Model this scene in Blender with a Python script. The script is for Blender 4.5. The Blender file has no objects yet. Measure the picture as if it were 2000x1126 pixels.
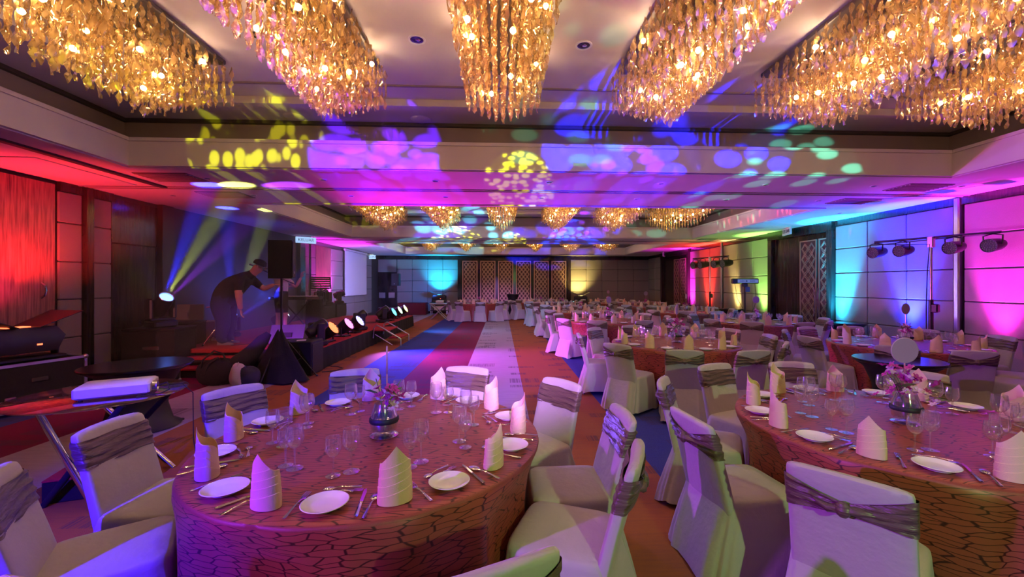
import bpy, bmesh, math, random
from mathutils import Vector, Matrix, Euler
R = math.radians
random.seed(7)
scn = bpy.context.scene
col = scn.collection
PI = math.pi

# ------------------------------------------------------------------ camera
CF, CTH, CH = 820.0, R(2.7), 1.62
CX, CY = 979 + CF * math.tan(CTH), 555.0
cam_d = bpy.data.cameras.new('camera')
cam = bpy.data.objects.new('camera', cam_d)
col.objects.link(cam)
cam.location = (0, 0, CH)
cam.rotation_euler = (R(90), 0, -CTH)
cam_d.sensor_width = 36
cam_d.lens = CF / 2000 * 36
cam_d.shift_x = -(CX - 1000) / 2000
cam_d.shift_y = (CY - 563) / 2000
cam_d.clip_start = 0.05
scn.camera = cam

# ------------------------------------------------------------------ view + world
vs = scn.view_settings
vs.view_transform = 'Standard'
vs.look = 'None'
vs.gamma = 1
vs.use_curve_mapping = False
vs.exposure = 0.5
w = bpy.data.worlds.new('world')
scn.world = w
w.use_nodes = True
w.node_tree.nodes['Background'].inputs[0].default_value = (0.02, 0.015, 0.025, 1)
w.node_tree.nodes['Background'].inputs[1].default_value = 0.2
cy = scn.cycles
cy.max_bounces = 6
cy.diffuse_bounces = 3
cy.glossy_bounces = 3
cy.transmission_bounces = 4
cy.transparent_max_bounces = 16
cy.volume_bounces = 0
cy.caustics_reflective = False
cy.caustics_refractive = False
cy.sample_clamp_indirect = 4.0
cy.sample_clamp_direct = 0
cy.use_adaptive_sampling = True
cy.adaptive_threshold = 0.03
cy.use_denoising = True
cy.volume_step_rate = 4

def aim(o, target):
    d = Vector(target) - Vector(o.location)
    o.rotation_euler = d.to_track_quat('-Z', 'Y').to_euler()

def spot(name, loc, target, color, power, angle=60, blend=0.5, size=0.05):
    l = bpy.data.lights.new(name, 'SPOT')
    l.energy = power
    l.color = color
    l.spot_size = R(angle)
    l.spot_blend = blend
    l.shadow_soft_size = size
    o = bpy.data.objects.new(name, l)
    col.objects.link(o)
    o.location = loc
    aim(o, target)
    return o

def gobo(name, loc, target, color, power, angle, scale=6.0, cut=0.32, stretch=(1, 1), seed=0.0, soft=0.06, size=0.015):
    """moving-head projection: the light is masked by a pattern wheel"""
    o = spot(name, loc, target, color, power, angle, 0.15, size)
    l = o.data
    l.use_nodes = True
    nt = l.node_tree
    em = next(n for n in nt.nodes if n.type == 'EMISSION')
    tc = nt.nodes.new('ShaderNodeTexCoord')
    sp = nt.nodes.new('ShaderNodeSeparateXYZ')
    nt.links.new(tc.outputs['Normal'], sp.inputs[0])
    def mth(op, a, b=None):
        n = nt.nodes.new('ShaderNodeMath')
        n.operation = op
        for i, v in enumerate((a, b)):
            if v is None: continue
            if isinstance(v, (int, float)): n.inputs[i].default_value = v
            else: nt.links.new(v, n.inputs[i])
        return n.outputs[0]
    xz = mth('DIVIDE', sp.outputs[0], sp.outputs[2])
    yz = mth('DIVIDE', sp.outputs[1], sp.outputs[2])
    cb = nt.nodes.new('ShaderNodeCombineXYZ')
    nt.links.new(mth('MULTIPLY', xz, stretch[0]), cb.inputs[0])
    nt.links.new(mth('MULTIPLY', yz, stretch[1]), cb.inputs[1])
    cb.inputs[2].default_value = seed
    vo = nt.nodes.new('ShaderNodeTexVoronoi')
    vo.inputs['Scale'].default_value = scale
    vo.inputs['Randomness'].default_value = 0.75
    nt.links.new(cb.outputs[0], vo.inputs['Vector'])
    mr = nt.nodes.new('ShaderNodeMapRange')
    nt.links.new(vo.outputs['Distance'], mr.inputs[0])
    mr.inputs[1].default_value = cut + soft
    mr.inputs[2].default_value = cut - soft
    mr.inputs[3].default_value = 0.03
    mr.inputs[4].default_value = 1.0
    nt.links.new(mr.outputs[0], em.inputs['Strength'])
    return o

K = 1.0
HAZE = 0.075
MAG, RED, BLU, CYA, GRN, YEL, VIO = (1, .02, .85), (1, .03, .02), (.02, .03, 1), (.01, .5, 1), (.35, 1, .15), (1, .78, .22), (.35, .04, 1)
# wall uplights (fixtures are built further down at the same places)
UP_R = [('magenta', MAG, 6.64, 1500), ('blue', (.01, .02, 1), 8.22, 7000), ('cyan', CYA, 10.0, 3200), ('green', GRN, 13.05, 1000),
        ('warm yellow', YEL, 14.55, 800), ('red', RED, 16.6, 2000), ('magenta', MAG, 18.1, 2400)]
for n, c, y, p in UP_R:
    spot('uplight_beam', (8.06, y, .16), (8.34, y, 2.1), c, p * K, 40, .7)
    spot('uplight_spill', (8.06, y, .2), (7.9, y, 3.2), c, p * .11 * K, 85, 1.0)
# left and far end wash lights (barn-door floods)
spot('flood_beam', (-6.4, 6.15, 1.35), (-6.5, 6.6, 3.2), RED, 170 * K, 108, .8)
spot('flood_beam', (-6.25, 5.7, 1.3), (-6.9, 5.8, 2.2), (1, .01, .2), 40 * K, 130, .8)
spot('flood_beam', (-6.5, 16.75, .6), (-6.85, 16.5, 2.4), (.85, .02, 1), 800 * K, 100, .8)
spot('flood_beam', (-3.35, 22.9, 1.15), (-3.35, 23.62, 2.2), CYA, 650 * K, 95, .9)
spot('flood_beam', (4.3, 22.8, 1.1), (4.3, 23.62, 1.9), YEL, 260 * K, 95, .9)
# LED cans and heads along the stage lip, facing the tables
spot('stage_lip_light', (-3.3, 8.95, .78), (3, 7.2, .7), (1, .08, .12), 160 * K, 60, .9)
spot('stage_lip_light', (-3.3, 9.85, .78), (3, 8.4, .8), (1, .08, .7), 900 * K, 75, .9)
spot('stage_lip_light', (-3.3, 10.6, .78), (-.6, 8.4, .1), (.2, .09, 1), 1300 * K, 90, .9)
spot('stage_lip_light', (-3.35, 14.1, .78), (-.5, 15.5, .2), (.05, .6, 1), 200 * K, 80, .9)
spot('stage_lip_light', (-3.4, 15.05, .78), (2, 13, .8), (.75, .6, 1), 250 * K, 75, .9)
spot('ceiling_wash', (-3.3, 11.3, 1.1), (-1.3, 7.9, 3.2), (1, .01, .62), 900 * K, 56, 1.0)
spot('ceiling_wash', (-3.3, 13.6, 1.1), (2.8, 8.0, 3.2), (.22, .02, 1), 800 * K, 60, 1.0)
# unseen party lights behind the viewer, their places assumed
spot('unseen_wash', (-2.9, -1.0, 2.1), (-2.1, 2.3, .4), (.06, .01, 1), 1500 * K, 52, .7)
spot('unseen_wash', (-4.4, -.6, 2.3), (1.3, 1.9, .6), (.45, .04, 1), 900 * K, 33, .9)
spot('unseen_wash', (1.6, -2.6, 2.6), (1.2, 2.6, .4), (.6, 1, .3), 260 * K, 55, .8)
spot('unseen_wash', (.2, -2.6, 2.7), (-.1, 10.4, 0), (.6, .24, 1), 5200 * K, 21, .9)  # added unseen lamp, brightens the aisle carpet and chair backs
spot('stage_lip_light', (-3.5, 15.8, .9), (-6.8, 19.6, 2.0), (.3, .28, 1), 1000 * K, 80, .9)  # added blue lamp tinting the projection screen, belongs to no can
spot('stage_wall_fill', (-5.6, 10.3, 1.3), (-6.9, 11.2, 1.9), (.05, .08, 1), 70 * K, 150, 1)  # added blue fill for the dark cloth behind the stage
spot('back_wall_fill', (-3.6, 22.3, 1.3), (-4.6, 23.7, 1.6), (.03, .2, 1), 90 * K, 150, 1)  # added blue fill for the left part of the back wall
spot('unseen_wash', (-3.0, -1.2, 2.6), (-4.45, 9.0, .6), (.3, .02, 1), 6000 * K, 5.5, .5)  # added narrow unseen lamp that tints the floor monitor violet
spot('unseen_wash', (-5.6, -1.0, 2.5), (-5.3, 8.1, .4), (1, .25, .3), 700 * K, 24, .8)  # added unseen pink lamp to brighten the stage steps
gobo('pattern_beam', (1.2, -1.0, 1.1), (2.0, 7.75, 3.22), (.16, .01, 1), 5200 * K, 13, 30, .46, (1, 1.5), 12.0)
gobo('pattern_beam', (-1.6, -1.0, 1.1), (-1.6, 6.9, 3.22), (.16, .01, 1), 4600 * K, 13, 26, .5, (1, 1.5), 13.0)
# moving-head pattern projections onto the ceiling
gobo('pattern_beam', (-2.4, -1.2, 1.9), (-3.4, 6.05, 3.5), (.8, .85, 0), 2200 * K, 13.5, 30, .46, (1.6, 1.0), 0.3)
gobo('pattern_beam', (-.3, -1.4, 1.15), (.3, 6.95, 3.22), (.8, .85, 0), 4200 * K, 8, 60, .46, (1, 2.0), 1.3)
gobo('pattern_beam', (1.4, -1.4, 2.2), (1.7, 5.95, 3.4), (.002, .01, 1), 9000 * K, 18, 18, .55, (1, 1.6), 2.1)
gobo('pattern_beam', (3.2, -1.4, 2.2), (3.4, 5.8, 3.8), (.002, .01, 1), 9000 * K, 14, 16, .42, (1, 1.6), 4.1)
gobo('pattern_beam', (-1.2, -1.4, 2.2), (-1.75, 5.95, 3.42), (.1, 0, 1), 7000 * K, 14, 16, .58, (1, 1.9), 3.3)
gobo('pattern_beam', (1.0, -.8, 2.2), (.95, 4.9, 4.0), (.08, .9, .42), 600 * K, 22, 13, .36, (1, 2.0), 5.0)
gobo('pattern_beam', (3.0, -.8, 1.2), (4.5, 7.0, 3.22), (.1, .9, .55), 2200 * K, 16, 16, .36, (1, 2.4), 6.2)
gobo('pattern_beam', (0.6, 9.0, 1.9), (-1.2, 14.2, 3.5), (.1, .75, 1), 2200 * K, 34, 10, .5, (1, 1.5), 7.1)
gobo('pattern_beam', (2.0, 9.0, 1.9), (2.6, 14.2, 3.4), (.3, .01, 1), 1600 * K, 26, 15, .36, (1, 1.4), 8.4)
gobo('pattern_beam', (1.0, 9.5, 1.7), (6.6, 11.6, 3.5), (.2, 1, .5), 900 * K, 30, 16, .28, (2.4, 1), 9.0)
gobo('pattern_beam', (1.0, 9.0, 1.7), (6.6, 10.6, 3.5), (1, .06, .15), 1000 * K, 28, 16, .28, (2.4, 1), 9.7)
gobo('pattern_beam', (0.8, 11, 1.9), (-2.2, 15.6, 3.22), (.8, .85, .02), 1800 * K, 22, 26, .4, (1, 2.2), 10.0)
gobo('pattern_beam', (0.9, 11, 1.9), (.2, 15.7, 3.22), (.8, .85, .02), 1800 * K, 18, 26, .4, (1, 2.2), 10.6)
gobo('pattern_beam', (1.5, 11, 1.9), (2.6, 15.6, 3.22), (.005, .06, 1), 3000 * K, 26, 14, .48, (1, 1.8), 11.0)
# moving heads on the stage throwing visible beams through the haze: pivot, targets with colours
HEADS = [((-6.15, 7.9, 1.237), (-4.3, 7.0, 3.2)), ((-6.2, 9.95, .76), (-5.3, 9.1, 3.2))]
BEAMS = [(0, (-4.75, 7.0, 3.2), BLU, 1500), (0, (-4.3, 7.0, 3.2), (.6, .7, .12), 800), (0, (-3.8, 7.1, 3.0), VIO, 500),
         (1, (-5.75, 9.1, 3.2), BLU, 1300), (1, (-4.95, 9.2, 3.2), (.6, .75, .1), 800), (1, (-4.0, 9.3, 2.0), BLU, 400)]
for h, tg, c, p in BEAMS:
    pv = Vector(HEADS[h][0])
    d = (Vector(tg) - pv).normalized()
    spot('stage_head_beam', tuple(pv + d * .3), tg, c, 2.8 * p * K, 10, .4, .03)

# ------------------------------------------------------------------ materials
def nodes_of(m):
    m.use_nodes = True
    nt = m.node_tree
    return nt, nt.nodes['Principled BSDF']

def mat(name, c, rough=.5, metal=0, spec=.5, bump=None, var=None, sheen=0, coat=0):
    m = bpy.data.materials.new(name)
    nt, b = nodes_of(m)
    b.inputs['Base Color'].default_value = (*c, 1)
    b.inputs['Roughness'].default_value = rough
    b.inputs['Metallic'].default_value = metal
    b.inputs['Specular IOR Level'].default_value = spec
    if sheen: b.inputs['Sheen Weight'].default_value = sheen
    if coat: b.inputs['Coat Weight'].default_value = coat
    if bump or var:
        tc = nt.nodes.new('ShaderNodeTexCoord')
    if var:
        sc, amt = var[:2]
        mp = nt.nodes.new('ShaderNodeMapping')
        mp.inputs['Scale'].default_value = var[2] if len(var) > 2 else (1, 1, 1)
        nt.links.new(tc.outputs['Object'], mp.inputs[0])
        nz = nt.nodes.new('ShaderNodeTexNoise')
        nz.inputs['Scale'].default_value = sc
        nz.inputs['Detail'].default_value = 4
        nt.links.new(mp.outputs[0], nz.inputs['Vector'])
        cr = nt.nodes.new('ShaderNodeValToRGB')
        cr.color_ramp.elements[0].position = .3
        cr.color_ramp.elements[1].position = .7
        cr.color_ramp.elements[0].color = (*[x * (1 - amt) for x in c], 1)
        cr.color_ramp.elements[1].color = (*[min(1, x * (1 + amt)) for x in c], 1)
        nt.links.new(nz.outputs['Fac'], cr.inputs[0])
        nt.links.new(cr.outputs[0], b.inputs['Base Color'])
    if bump:
        sc, st = bump[:2]
        mp2 = nt.nodes.new('ShaderNodeMapping')
        mp2.inputs['Scale'].default_value = bump[2] if len(bump) > 2 else (1, 1, 1)
        nt.links.new(tc.outputs['Object'], mp2.inputs[0])
        n2 = nt.nodes.new('ShaderNodeTexNoise')
        n2.inputs['Scale'].default_value = sc
        n2.inputs['Detail'].default_value = 3
        nt.links.new(mp2.outputs[0], n2.inputs['Vector'])
        bp = nt.nodes.new('ShaderNodeBump')
        bp.inputs['Strength'].default_value = st
        bp.inputs['Distance'].default_value = .02
        nt.links.new(n2.outputs['Fac'], bp.inputs['Height'])
        nt.links.new(bp.outputs[0], b.inputs['Normal'])
    return m

def emat(name, c, s):
    m = bpy.data.materials.new(name)
    nt, b = nodes_of(m)
    b.inputs['Base Color'].default_value = (0, 0, 0, 1)
    b.inputs['Emission Color'].default_value = (*c, 1)
    b.inputs['Emission Strength'].default_value = s
    return m

def glassmat(name, tint, gloss=.12, rough=.03, translucent=0, tcol=(1, 1, 1), facing=.55, gcol=(1, 1, 1)):
    m = bpy.data.materials.new(name)
    m.use_nodes = True
    nt = m.node_tree
    nt.nodes.clear()
    out = nt.nodes.new('ShaderNodeOutputMaterial')
    tr = nt.nodes.new('ShaderNodeBsdfTransparent')
    tr.inputs[0].default_value = (*tint, 1)
    gl = nt.nodes.new('ShaderNodeBsdfGlossy')
    gl.inputs['Roughness'].default_value = rough
    gl.inputs[0].default_value = (*gcol, 1)
    lw = nt.nodes.new('ShaderNodeLayerWeight')
    lw.inputs[0].default_value = facing
    ma = nt.nodes.new('ShaderNodeMath')
    ma.operation = 'MULTIPLY_ADD'
    ma.inputs[1].default_value = .75
    ma.inputs[2].default_value = gloss
    nt.links.new(lw.outputs['Facing'], ma.inputs[0])
    mx = nt.nodes.new('ShaderNodeMixShader')
    nt.links.new(ma.outputs[0], mx.inputs[0])
    base = tr.outputs[0]
    if translucent:
        tl = nt.nodes.new('ShaderNodeBsdfTranslucent')
        tl.inputs[0].default_value = (*tcol, 1)
        df = nt.nodes.new('ShaderNodeBsdfDiffuse')
        df.inputs[0].default_value = (*tcol, 1)
        m2 = nt.nodes.new('ShaderNodeMixShader')
        m2.inputs[0].default_value = .4
        nt.links.new(tl.outputs[0], m2.inputs[1])
        nt.links.new(df.outputs[0], m2.inputs[2])
        m1 = nt.nodes.new('ShaderNodeMixShader')
        m1.inputs[0].default_value = translucent
        nt.links.new(base, m1.inputs[1])
        nt.links.new(m2.outputs[0], m1.inputs[2])
        base = m1.outputs[0]
    nt.links.new(base, mx.inputs[1])
    nt.links.new(gl.outputs[0], mx.inputs[2])
    nt.links.new(mx.outputs[0], out.inputs[0])
    return m

M = {}
M['plaster'] = mat('ceiling_plaster', (.72, .66, .66), .8, var=(1.5, .05))
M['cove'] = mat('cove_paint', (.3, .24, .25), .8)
M['trim_dark'] = mat('dark_trim', (.055, .045, .045), .45)
M['panel'] = mat('wall_fabric', (.27, .23, .205), .85, bump=(160, .25), var=(90, .06))
M['gap'] = mat('panel_gap', (.03, .025, .025), .7)
M['dark_wood'] = mat('dark_lacquered_wood', (.028, .018, .016), .16, var=(3, .5, (1, 8, .4)))
M['veneer'] = mat('red_brown_veneer', (.3, .12, .09), .35, var=(6, .6, (1, 6, .35)))
M['black'] = mat('black_plastic', (.012, .012, .013), .4)
M['matte_black'] = mat('matte_black_cloth', (.01, .01, .012), .9, bump=(30, .3))
M['spandex'] = mat('black_stretch_cloth', (.012, .012, .018), .55)
M['chrome'] = mat('chrome', (.75, .75, .78), .13, 1)
M['alu'] = mat('aluminium', (.6, .6, .62), .3, 1)
M['steel'] = mat('cutlery_steel', (.7, .7, .72), .12, 1)
M['cover'] = mat('white_chair_cloth', (.44, .415, .405), .75, bump=(16, .28), sheen=.15)
M['sash'] = mat('brown_satin_sash', (.125, .085, .065), .38, bump=(26, .9, (.25, .25, 1.6)))
M['napkin'] = mat('peach_napkin', (.78, .58, .38), .85, bump=(220, .15))
M['china'] = mat('white_china', (.82, .82, .82), .12)
M['brass'] = mat('rose_brass', (.72, .45, .33), .4, .6)
M['bronze'] = mat('bronze_line', (.42, .28, .2), .4, .5)
M['lattice_back'] = mat('lattice_back', (.07, .02, .025), .5)
M['white_pl'] = mat('white_plastic', (.8, .8, .82), .35)
M['screen'] = mat('projection_screen', (.72, .72, .74), .9)
M['stage_carpet'] = mat('red_stage_carpet', (.42, .025, .035), .95, bump=(90, .5))
M['skin'] = mat('skin', (.55, .3, .21), .5)
M['shirt'] = mat('black_shirt', (.013, .01, .012), .85)
M['jeans'] = mat('blue_jeans', (.02, .03, .09), .85, bump=(60, .2))
M['pale_shirt'] = mat('pale_shirt', (.7, .6, .6), .85)
M['trouser'] = mat('black_trousers', (.015, .012, .014), .85)
M['shoe'] = mat('shoe_grey', (.25, .22, .22), .7)
M['cardboard'] = mat('cardboard', (.42, .27, .17), .85)
M['petal'] = mat('magenta_petal', (.45, .03, .3), .6)
M['petal_pale'] = mat('pale_petal', (.72, .5, .62), .6)
M['stem'] = mat('green_stem', (.12, .2, .06), .6)
M['bag_pale'] = mat('pale_bag_cloth', (.6, .52, .55), .8, bump=(20, .3))
M['bag_dark'] = mat('navy_bag_cloth', (.03, .03, .06), .8)
M['purple_disc'] = mat('mauve_card', (.36, .26, .38), .6)
M['water'] = glassmat('vase_water', (.25, .22, .26), .25, .02)
M['glass'] = glassmat('clear_glass', (.98, .98, .985), .06, .09, .07, (.9, .9, .95), facing=.42)
M['table_glass'] = glassmat('table_glass', (.8, .76, .77), .06, .05, facing=.4)
M['amber'] = glassmat('amber_glass', (.97, .84, .56), .05, .14, .36, (1, .7, .3), .5, (1, .88, .62))
M['bulb'] = emat('chandelier_bulb', (1, .64, .34), 118)
M['lens_blue'] = emat('blue_lens', (.1, .22, 1), 5)
M['lens_white'] = emat('white_lens', (.7, .8, 1), 8)
M['led_red'] = emat('red_led', (1, .14, .05), 2.6)
M['led_pink'] = emat('pink_led', (1, .16, .75), 2.6)
M['led_blue'] = emat('pale_blue_led', (.3, .25, 1), 3)
M['led_cyan'] = emat('cyan_led', (.1, .75, .9), 2.6)
M['led_white'] = emat('white_led', (.65, 1, .7), 2.4)
M['led_yellow'] = emat('yellow_led', (1, .85, .3), 2.4)
M['led_mag'] = emat('magenta_led', (1, .35, 1), 6)
M['led_green'] = emat('green_led', (.5, 1, .4), 5)
M['sign_glow'] = emat('sign_face', (.4, .62, 1), 1.0)
M['ink'] = mat('sign_ink', (.01, .02, .06), .6)
M['lens_off'] = mat('unlit_led_face', (.12, .12, .13), .25, bump=(120, .8))
M['rubber'] = mat('cable_rubber', (.012, .012, .012), .6)

def carpet():
    m = bpy.data.materials.new('striped_carpet')
    nt, b = nodes_of(m)
    b.inputs['Roughness'].default_value = .95
    b.inputs['Specular IOR Level'].default_value = .1
    tc = nt.nodes.new('ShaderNodeTexCoord')
    sp = nt.nodes.new('ShaderNodeSeparateXYZ')
    nt.links.new(tc.outputs['Object'], sp.inputs[0])
    def mth(op, a, b_=None, c_=None):
        n = nt.nodes.new('ShaderNodeMath')
        n.operation = op
        for i, v in enumerate((a, b_, c_)):
            if v is None: continue
            if isinstance(v, (int, float)): n.inputs[i].default_value = v
            else: nt.links.new(v, n.inputs[i])
        return n.outputs[0]
    u = mth('DIVIDE', mth('ADD', sp.outputs[0], 2.75 + 40.0), 1.002)
    f = mth('DIVIDE', mth('MODULO', u, 4.0), 4.0)
    cr = nt.nodes.new('ShaderNodeValToRGB')
    cr.color_ramp.interpolation = 'CONSTANT'
    els = cr.color_ramp.elements
    cols = [(.05, .07, .30), (.20, .02, .07), (.42, .33, .45), (.36, .12, .05)]
    els[0].position, els[0].color = 0, (*cols[0], 1)
    els[1].position, els[1].color = .25, (*cols[1], 1)
    for p, c in ((.5, cols[2]), (.75, cols[3])):
        e = els.new(p)
        e.color = (*c, 1)
    nt.links.new(f, cr.inputs[0])
    # woven dashes: short bars lying across each stripe
    cb = nt.nodes.new('ShaderNodeCombineXYZ')
    nt.links.new(mth('MULTIPLY', sp.outputs[0], 1.3), cb.inputs[0])
    nt.links.new(mth('FLOOR', mth('MULTIPLY', sp.outputs[1], 6.5)), cb.inputs[1])
    nz = nt.nodes.new('ShaderNodeTexNoise')
    nz.inputs['Scale'].default_value = 1.0
    nz.inputs['Detail'].default_value = 0
    nt.links.new(cb.outputs[0], nz.inputs['Vector'])
    gate = mth('GREATER_THAN', nz.outputs['Fac'], .6)
    nz3 = nt.nodes.new('ShaderNodeTexNoise')
    nz3.inputs['Scale'].default_value = 1
    nz3.inputs['Detail'].default_value = 2
    mp = nt.nodes.new('ShaderNodeMapping')
    mp.inputs['Scale'].default_value = (75, .6, 1)
    nt.links.new(tc.outputs['Object'], mp.inputs[0])
    nt.links.new(mp.outputs[0], nz3.inputs['Vector'])
    cols2 = mth('GREATER_THAN', nz3.outputs['Fac'], .5)
    mp4 = nt.nodes.new('ShaderNodeMapping')
    mp4.inputs['Scale'].default_value = (3, 40, 1)
    nt.links.new(tc.outputs['Object'], mp4.inputs[0])
    nz4 = nt.nodes.new('ShaderNodeTexNoise')
    nz4.inputs['Scale'].default_value = 1
    nt.links.new(mp4.outputs[0], nz4.inputs['Vector'])
    k = mth('MULTIPLY', gate, mth('MULTIPLY_ADD', cols2, .55, .2))
    k = mth('ADD', mth('MULTIPLY', k, .75), mth('MULTIPLY', mth('SUBTRACT', nz4.outputs['Fac'], .4), .5))
    mx = nt.nodes.new('ShaderNodeMix')
    mx.data_type = 'RGBA'
    nt.links.new(k, mx.inputs[0])
    nt.links.new(cr.outputs[0], mx.inputs[6])
    mx.inputs[7].default_value = (.075, .05, .08, 1)
    nt.links.new(mx.outputs[2], b.inputs['Base Color'])
    n5 = nt.nodes.new('ShaderNodeTexNoise')
    n5.inputs['Scale'].default_value = 180
    nt.links.new(tc.outputs['Object'], n5.inputs['Vector'])
    bp = nt.nodes.new('ShaderNodeBump')
    bp.inputs['Strength'].default_value = .5
    bp.inputs['Distance'].default_value = .01
    nt.links.new(n5.outputs['Fac'], bp.inputs['Height'])
    nt.links.new(bp.outputs[0], b.inputs['Normal'])
    return m
M['carpet'] = carpet()

def clothmat():
    m = bpy.data.materials.new('burgundy_branch_cloth')
    nt, b = nodes_of(m)
    b.inputs['Roughness'].default_value = .42
    b.inputs['Specular IOR Level'].default_value = .5
    uv = nt.nodes.new('ShaderNodeUVMap')
    uv.uv_map = 'uv'
    nz = nt.nodes.new('ShaderNodeTexNoise')
    nz.inputs['Scale'].default_value = 5
    nt.links.new(uv.outputs[0], nz.inputs['Vector'])
    va = nt.nodes.new('ShaderNodeVectorMath')
    va.operation = 'MULTIPLY_ADD'
    nt.links.new(nz.outputs['Color'], va.inputs[0])
    va.inputs[1].default_value = (.13, .05, 0)
    nt.links.new(uv.outputs[0], va.inputs[2])
    mp = nt.nodes.new('ShaderNodeMapping')
    mp.inputs['Scale'].default_value = (8.5, 42, 1)
    nt.links.new(va.outputs[0], mp.inputs[0])
    vo = nt.nodes.new('ShaderNodeTexVoronoi')
    vo.voronoi_dimensions = '2D'
    vo.feature = 'DISTANCE_TO_EDGE'
    vo.inputs['Scale'].default_value = 1
    nt.links.new(mp.outputs[0], vo.inputs['Vector'])
    cr = nt.nodes.new('ShaderNodeValToRGB')
    cr.color_ramp.elements[0].position = .03
    cr.color_ramp.elements[1].position = .075
    cr.color_ramp.elements[0].color = (.06, .012, .01, 1)
    cr.color_ramp.elements[1].color = (.33, .07, .045, 1)
    nt.links.new(vo.outputs['Distance'], cr.inputs[0])
    nt.links.new(cr.outputs[0], b.inputs['Base Color'])
    bp = nt.nodes.new('ShaderNodeBump')
    bp.inputs['Strength'].default_value = .25
    bp.inputs['Distance'].default_value = .004
    nt.links.new(cr.outputs[0], bp.inputs['Height'])
    nt.links.new(bp.outputs[0], b.inputs['Normal'])
    return m
M['cloth'] = clothmat()

# ------------------------------------------------------------------ mesh helpers
class MB:
    def __init__(s):
        s.v, s.f, s.uv = [], [], None
    def add(s, vs, fs, mtx=None):
        o = len(s.v)
        s.v += [tuple(mtx @ Vector(p)) if mtx else tuple(p) for p in vs]
        s.f += [tuple(i + o for i in q) for q in fs]
        return s
    def box(s, c, d, mtx=None, taper=1.0):
        x, y, z = d[0] / 2, d[1] / 2, d[2] / 2
        vs = []
        for zz, t in ((-z, 1), (z, taper)):
            for a, b in ((-x, -y), (x, -y), (x, y), (-x, y)):
                vs.append((c[0] + a * t, c[1] + b * t, c[2] + zz))
        return s.add(vs, [(3, 2, 1, 0), (4, 5, 6, 7), (0, 1, 5, 4), (1, 2, 6, 5), (2, 3, 7, 6), (3, 0, 4, 7)], mtx)
    def cbox(s, c, d, b=.01, mtx=None):
        """box with chamfered edges"""
        x, y, z = d[0] / 2, d[1] / 2, d[2] / 2
        def ring(hx, hy, zz):
            bb = min(b, hx * .9, hy * .9)
            return [(c[0] + p, c[1] + q, c[2] + zz) for p, q in ((-hx + bb, -hy), (hx - bb, -hy), (hx, -hy + bb), (hx, hy - bb), (hx - bb, hy), (-hx + bb, hy), (-hx, hy - bb), (-hx, -hy + bb))]
        return s.loft([ring(x - b, y - b, -z), ring(x, y, -z + b), ring(x, y, z - b), ring(x - b, y - b, z)], mtx=mtx)
    def loft(s, loops, closed=True, cap0=True, cap1=True, mtx=None):
        n = len(loops[0])
        vs = [p for l in loops for p in l]
        fs = []
        for i in range(len(loops) - 1):
            for j in range(n if closed else n - 1):
                k = (j + 1) % n
                fs.append((i * n + j, i * n + k, (i + 1) * n + k, (i + 1) * n + j))
        if cap0: fs.append(tuple(range(n - 1, -1, -1)))
        if cap1: fs.append(tuple((len(loops) - 1) * n + j for j in range(n)))
        return s.add(vs, fs, mtx)
    def tube(s, p0, p1, r0, r1=None, n=10, mtx=None):
        return s.path([p0, p1], [r0, r0 if r1 is None else r1], n, mtx)
    def path(s, pts, r, n=8, mtx=None, cap=True):
        pts = [Vector(p) for p in pts]
        if not isinstance(r, (list, tuple)): r = [r] * len(pts)
        loops = []
        up = None
        for i, p in enumerate(pts):
            d = (pts[min(i + 1, len(pts) - 1)] - pts[max(i - 1, 0)]).normalized()
            if up is None:
                up = Vector((0, 0, 1)) if abs(d.z) < .9 else Vector((1, 0, 0))
            a = d.cross(up)
            if a.length < 1e-4:
                a = d.cross(Vector((0, 1, 0)))
            a.normalize()
            b = a.cross(d).normalized()
            up = b
            loops.append([tuple(p + (a * math.cos(t) + b * math.sin(t)) * r[i]) for t in [2 * PI * k / n for k in range(n)]])
        loops = [l[::-1] for l in loops]
        return s.loft(loops, cap0=cap, cap1=cap, mtx=mtx)
    def lathe(s, prof, n=24, mtx=None, cap0=False, cap1=False):
        loops = [[(r * math.cos(2 * PI * k / n), r * math.sin(2 * PI * k / n), z) for k in range(n)] for r, z in prof]
        return s.loft(loops, cap0=cap0, cap1=cap1, mtx=mtx)
    def ball(s, c, r, n=10, m=6, sc=(1, 1, 1), mtx=None):
        loops = []
        for i in range(m + 1):
            t = PI * (i / m) if 0 < i < m else (0.02 if i == 0 else PI - .02)
            loops.append([(c[0] + r * sc[0] * math.sin(t) * math.cos(2 * PI * k / n), c[1] + r * sc[1] * math.sin(t) * math.sin(2 * PI * k / n), c[2] - r * sc[2] * math.cos(t)) for k in range(n)])
        return s.loft(loops, mtx=mtx)
    def prism(s, pts, y0, y1, mtx=None):
        """outline in x,z extruded along y"""
        a = [(x, y0, z) for x, z in pts]
        b = [(x, y1, z) for x, z in pts]
        return s.loft([a, b], mtx=mtx)
    def mesh(s, name, m=None, ang=38, uv=None):
        me = bpy.data.meshes.new(name)
        me.from_pydata(s.v, [], s.f)
        me.validate()
        if m is not None: me.materials.append(M[m] if isinstance(m, str) else m)
        if ang:
            me.polygons.foreach_set('use_smooth', [True] * len(me.polygons))
            me.update()
            me.set_sharp_from_angle(angle=R(ang))
        if uv:
            lay = me.uv_layers.new(name='uv')
            for lp in me.loops:
                lay.data[lp.index].uv = uv[lp.vertex_index]
        return me

def put(name, me, parent=None, loc=(0, 0, 0), rot=(0, 0, 0), scale=None, label=None, kind=None):
    o = bpy.data.objects.new(name, me)
    col.objects.link(o)
    if parent is not None: o.parent = parent
    o.location = loc
    o.rotation_euler = rot
    if scale is not None: o.scale = scale if isinstance(scale, (tuple, list)) else (scale,) * 3
    if label: o['label'] = label
    if kind: o['kind'] = kind
    return o

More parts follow.
